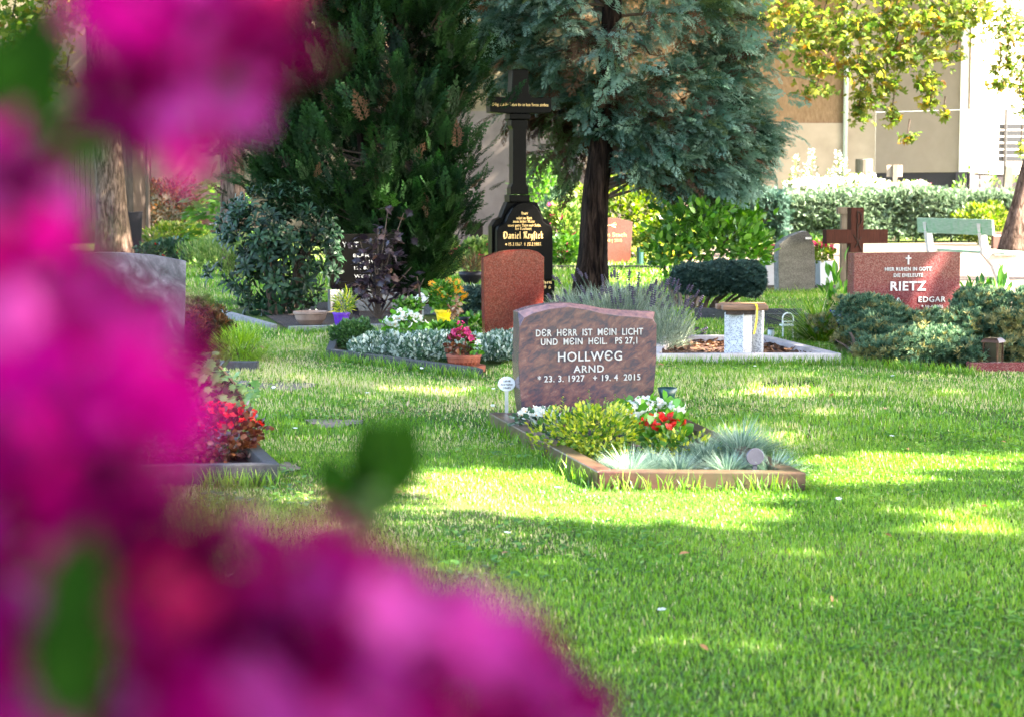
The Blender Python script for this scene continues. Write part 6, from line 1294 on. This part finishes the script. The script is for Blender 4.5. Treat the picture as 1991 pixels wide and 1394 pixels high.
grass(11500, 3.9, 9, .018, .0017, 1)
grass(4200, 9, 15, .028, .0028, 2)
grass(1200, 15, 24, .038, .0045, 3)
grass(260, 24, 36, .06, .009, 4)
# taller tufts along kerbs
def edge_tufts(a, b_, n):
    f = rng.random(n); P = np.stack([a.x + (b_.x - a.x) * f, a.y + (b_.y - a.y) * f, np.zeros(n)], 1) + np.concatenate([rng.normal(size=(n, 2)) * .02, np.zeros((n, 1))], 1)
    aa = rng.uniform(0, 6.28, n); d = np.stack([np.cos(aa) * .35, np.sin(aa) * .35, np.ones(n)], 1)
    return P, d
Ps, Ds = [], []
for a, b_, k in ((gh[0] + Vector((-.02, 0, 0)), gh[1] + Vector((-.03, 0, 0)), 200), (gh[1] + Vector((0, -.03, 0)), gh[2] + Vector((0, -.03, 0)), 150), (gp(630, 700), gp(935, 740), 700), (gp(1260, 712), gp(1640, 710), 900), (gp(555, 652), gp(745, 648), 500), (gp(395, 948), gp(545, 948), 200), (gp(1640, 712), gp(1900, 732), 700), (gp(1505, 572), gp(1600, 572), 300)):
    p_, d_ = edge_tufts(a, b_, k); Ps.append(p_); Ds.append(d_)
Ps = np.concatenate(Ps); Ds = np.concatenate(Ds); k = len(Ps); hh = .075 * rng.uniform(.5, 1.3, k)
bake('edge_grass', ([(-1, 0, 0), (1, 0, 0), (-.8, .55, .05), (.8, .55, .05), (0, 1, .3)], [(0, 1, 3, 2), (2, 3, 4)]), Ps, basis(Ds, dirs(k)), np.stack([np.full(k, .0028), hh, hh], 1), M['grass'], rv=np.clip(rng.normal(size=k) * .2 + .45, 0, 1))['label'] = 'longer grass along the grave kerbs'
fescue('dry straw grass tuft at the foot of the wordless red granite stone', 965, 672, .12, .2, 60, mat='fallen', w=.012, group=None, name='straw_tuft', bend=.4)

# ================================================================== BLOSSOMS CLOSE TO THE CAMERA
fs_ = thing('blossoming_bush', (-.12, .35, 0), 'bush of magenta blossoms very close to the camera and far out of focus', 'flowering bush')
fo = fs_.location
polyA = [(205, -80), (545, -80), (535, 110), (470, 200), (385, 280), (300, 310), (245, 220), (210, 120)]
polyB = [(-120, 300), (20, 300), (120, 380), (210, 470), (280, 600), (320, 740), (350, 880), (400, 1000), (540, 1050), (680, 1090), (820, 1130), (930, 1230), (1050, 1260), (1130, 1360), (1180, 1500), (-120, 1500)]
def inp(p, poly):
    c = False; x, y = p
    for i in range(len(poly)):
        a, b_ = poly[i], poly[i - 1]
        if (a[1] > y) != (b_[1] > y) and x < (b_[0] - a[0]) * (y - a[1]) / (b_[1] - a[1]) + a[0]: c = not c
    return c
fl_m = [mesh_of('petal_blossom', p_flower(5, .36, .3, .03), [M[q]], True) for q in ('magenta', 'magenta_deep', 'magenta_pale', 'magenta_red')]
def pick(x, y):
    v = pnoise(Vector((x / 58, y / 58, 3.3))) * 1.25 + rnd.gauss(0, .05); w = pnoise(Vector((x / 160 + 9, y / 160, 7.7)))
    if v > .26: return fl_m[2]
    if v < -.13: return fl_m[1]
    return fl_m[3] if w > .22 else fl_m[0]
lf_me = mesh_of('blossom_leaf', p_leaf(.3), [M['bloomleaf']], True)
pts = []
tries = 0
holes = [(120, 1330, 95), (30, 1290, 60), (375, 165, 48)]
while len(pts) < 262 and tries < 40000:
    tries += 1; x, y = rnd.uniform(-120, 1190), rnd.uniform(-80, 1500)
    if not (inp((x, y), polyA) or inp((x, y), polyB)): continue
    if any((x - h[0]) ** 2 + (y - h[1]) ** 2 < h[2] ** 2 for h in holes): continue
    if any((x - q[0]) ** 2 + (y - q[1]) ** 2 < 45 ** 2 for q in pts): continue
    pts.append((x, y))
for (x, y) in pts:
    D = rnd.uniform(.34, .46); q = at(x, y, D) - fo
    put('blossom', pick(x, y), fs_, q, (rnd.uniform(.5, 2.4), rnd.uniform(-.8, .8), rnd.uniform(0, 6.28)), .0112 * rnd.uniform(.75, 1.2))
for k in range(36):       # second layer in darker petals, painting the shade deeper in the bush
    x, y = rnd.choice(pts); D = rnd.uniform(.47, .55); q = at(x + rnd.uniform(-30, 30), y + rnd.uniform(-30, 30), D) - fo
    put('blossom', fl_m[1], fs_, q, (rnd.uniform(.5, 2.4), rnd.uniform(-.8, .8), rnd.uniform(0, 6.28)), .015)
for (x, y, D, L_, az) in ((735, 935, .8, .036, .1), (752, 925, .8, .036, .3), (725, 945, .82, .034, -.15), (705, 965, .8, .032, .7), (750, 890, .8, .026, .0), (725, 985, .78, .032, .4), (740, 945, .81, .036, .5), (735, 905, .8, .03, -.2), (690, 985, .8, .034, -.5), (720, 1000, .8, .036, .0), (705, 990, .8, .034, .2), (40, 190, .6, .04, .2), (10, 210, .6, .04, -.4), (60, 270, .6, .034, 1.2), (20, 260, .62, .04, .3), (0, 170, .6, .036, .5), (70, 220, .6, .03, -.2), (130, 1250, .34, .026, .1), (160, 1320, .34, .03, -.1), (90, 1380, .34, .028, .4), (150, 1400, .34, .03, -.2), (120, 1300, .35, .028, .3), (30, 190, .34, .016, -.3), (60, 250, .34, .014, .5), (10, 150, .36, .012, .2), (120, 1330, .36, .022, .2), (40, 1380, .38, .02, .6), (180, 1390, .36, .02, -.2), (90, 1260, .4, .018, -.6), (20, 1280, .42, .018, .0), (150, 1200, .42, .014, .9), (90, 310, .36, .01, 1.0), (350, 1250, .45, .015, .5), (420, 150, .44, .012, 1.)):
    q = at(x, y + 30, D) - fo; put('leaf', lf_me, fs_, q, (R(75), az, 0), L_)
mb = MB()
for (x, y) in ((735, 960), (60, 260), (120, 1380), (738, 985), (400, 1100), (800, 1200), (1000, 1350), (300, 700), (200, 450)):
    e = at(x, y, .43) - fo; b0 = at(-150 + x * .4, 1650, .5) - fo; mb.tube([(b0.x * .3, b0.y + .1, 0), (b0.x, b0.y, b0.z), b0.lerp(e, .6) + Vector((-.004, .02, 0)), e], [.006, .004, .0025, .0015], 6)
e = at(400, 60, .44) - fo; b0 = at(-200, 1650, .5) - fo; mb.tube([(b0.x * .3, b0.y + .1, 0), b0, at(-350, 700, .5) - fo, at(-100, -150, .5) - fo, at(250, -60, .46) - fo, e], [.007, .005, .004, .003, .003, .0015], 6)
mb.build('stem', M['stem_green'], fs_)
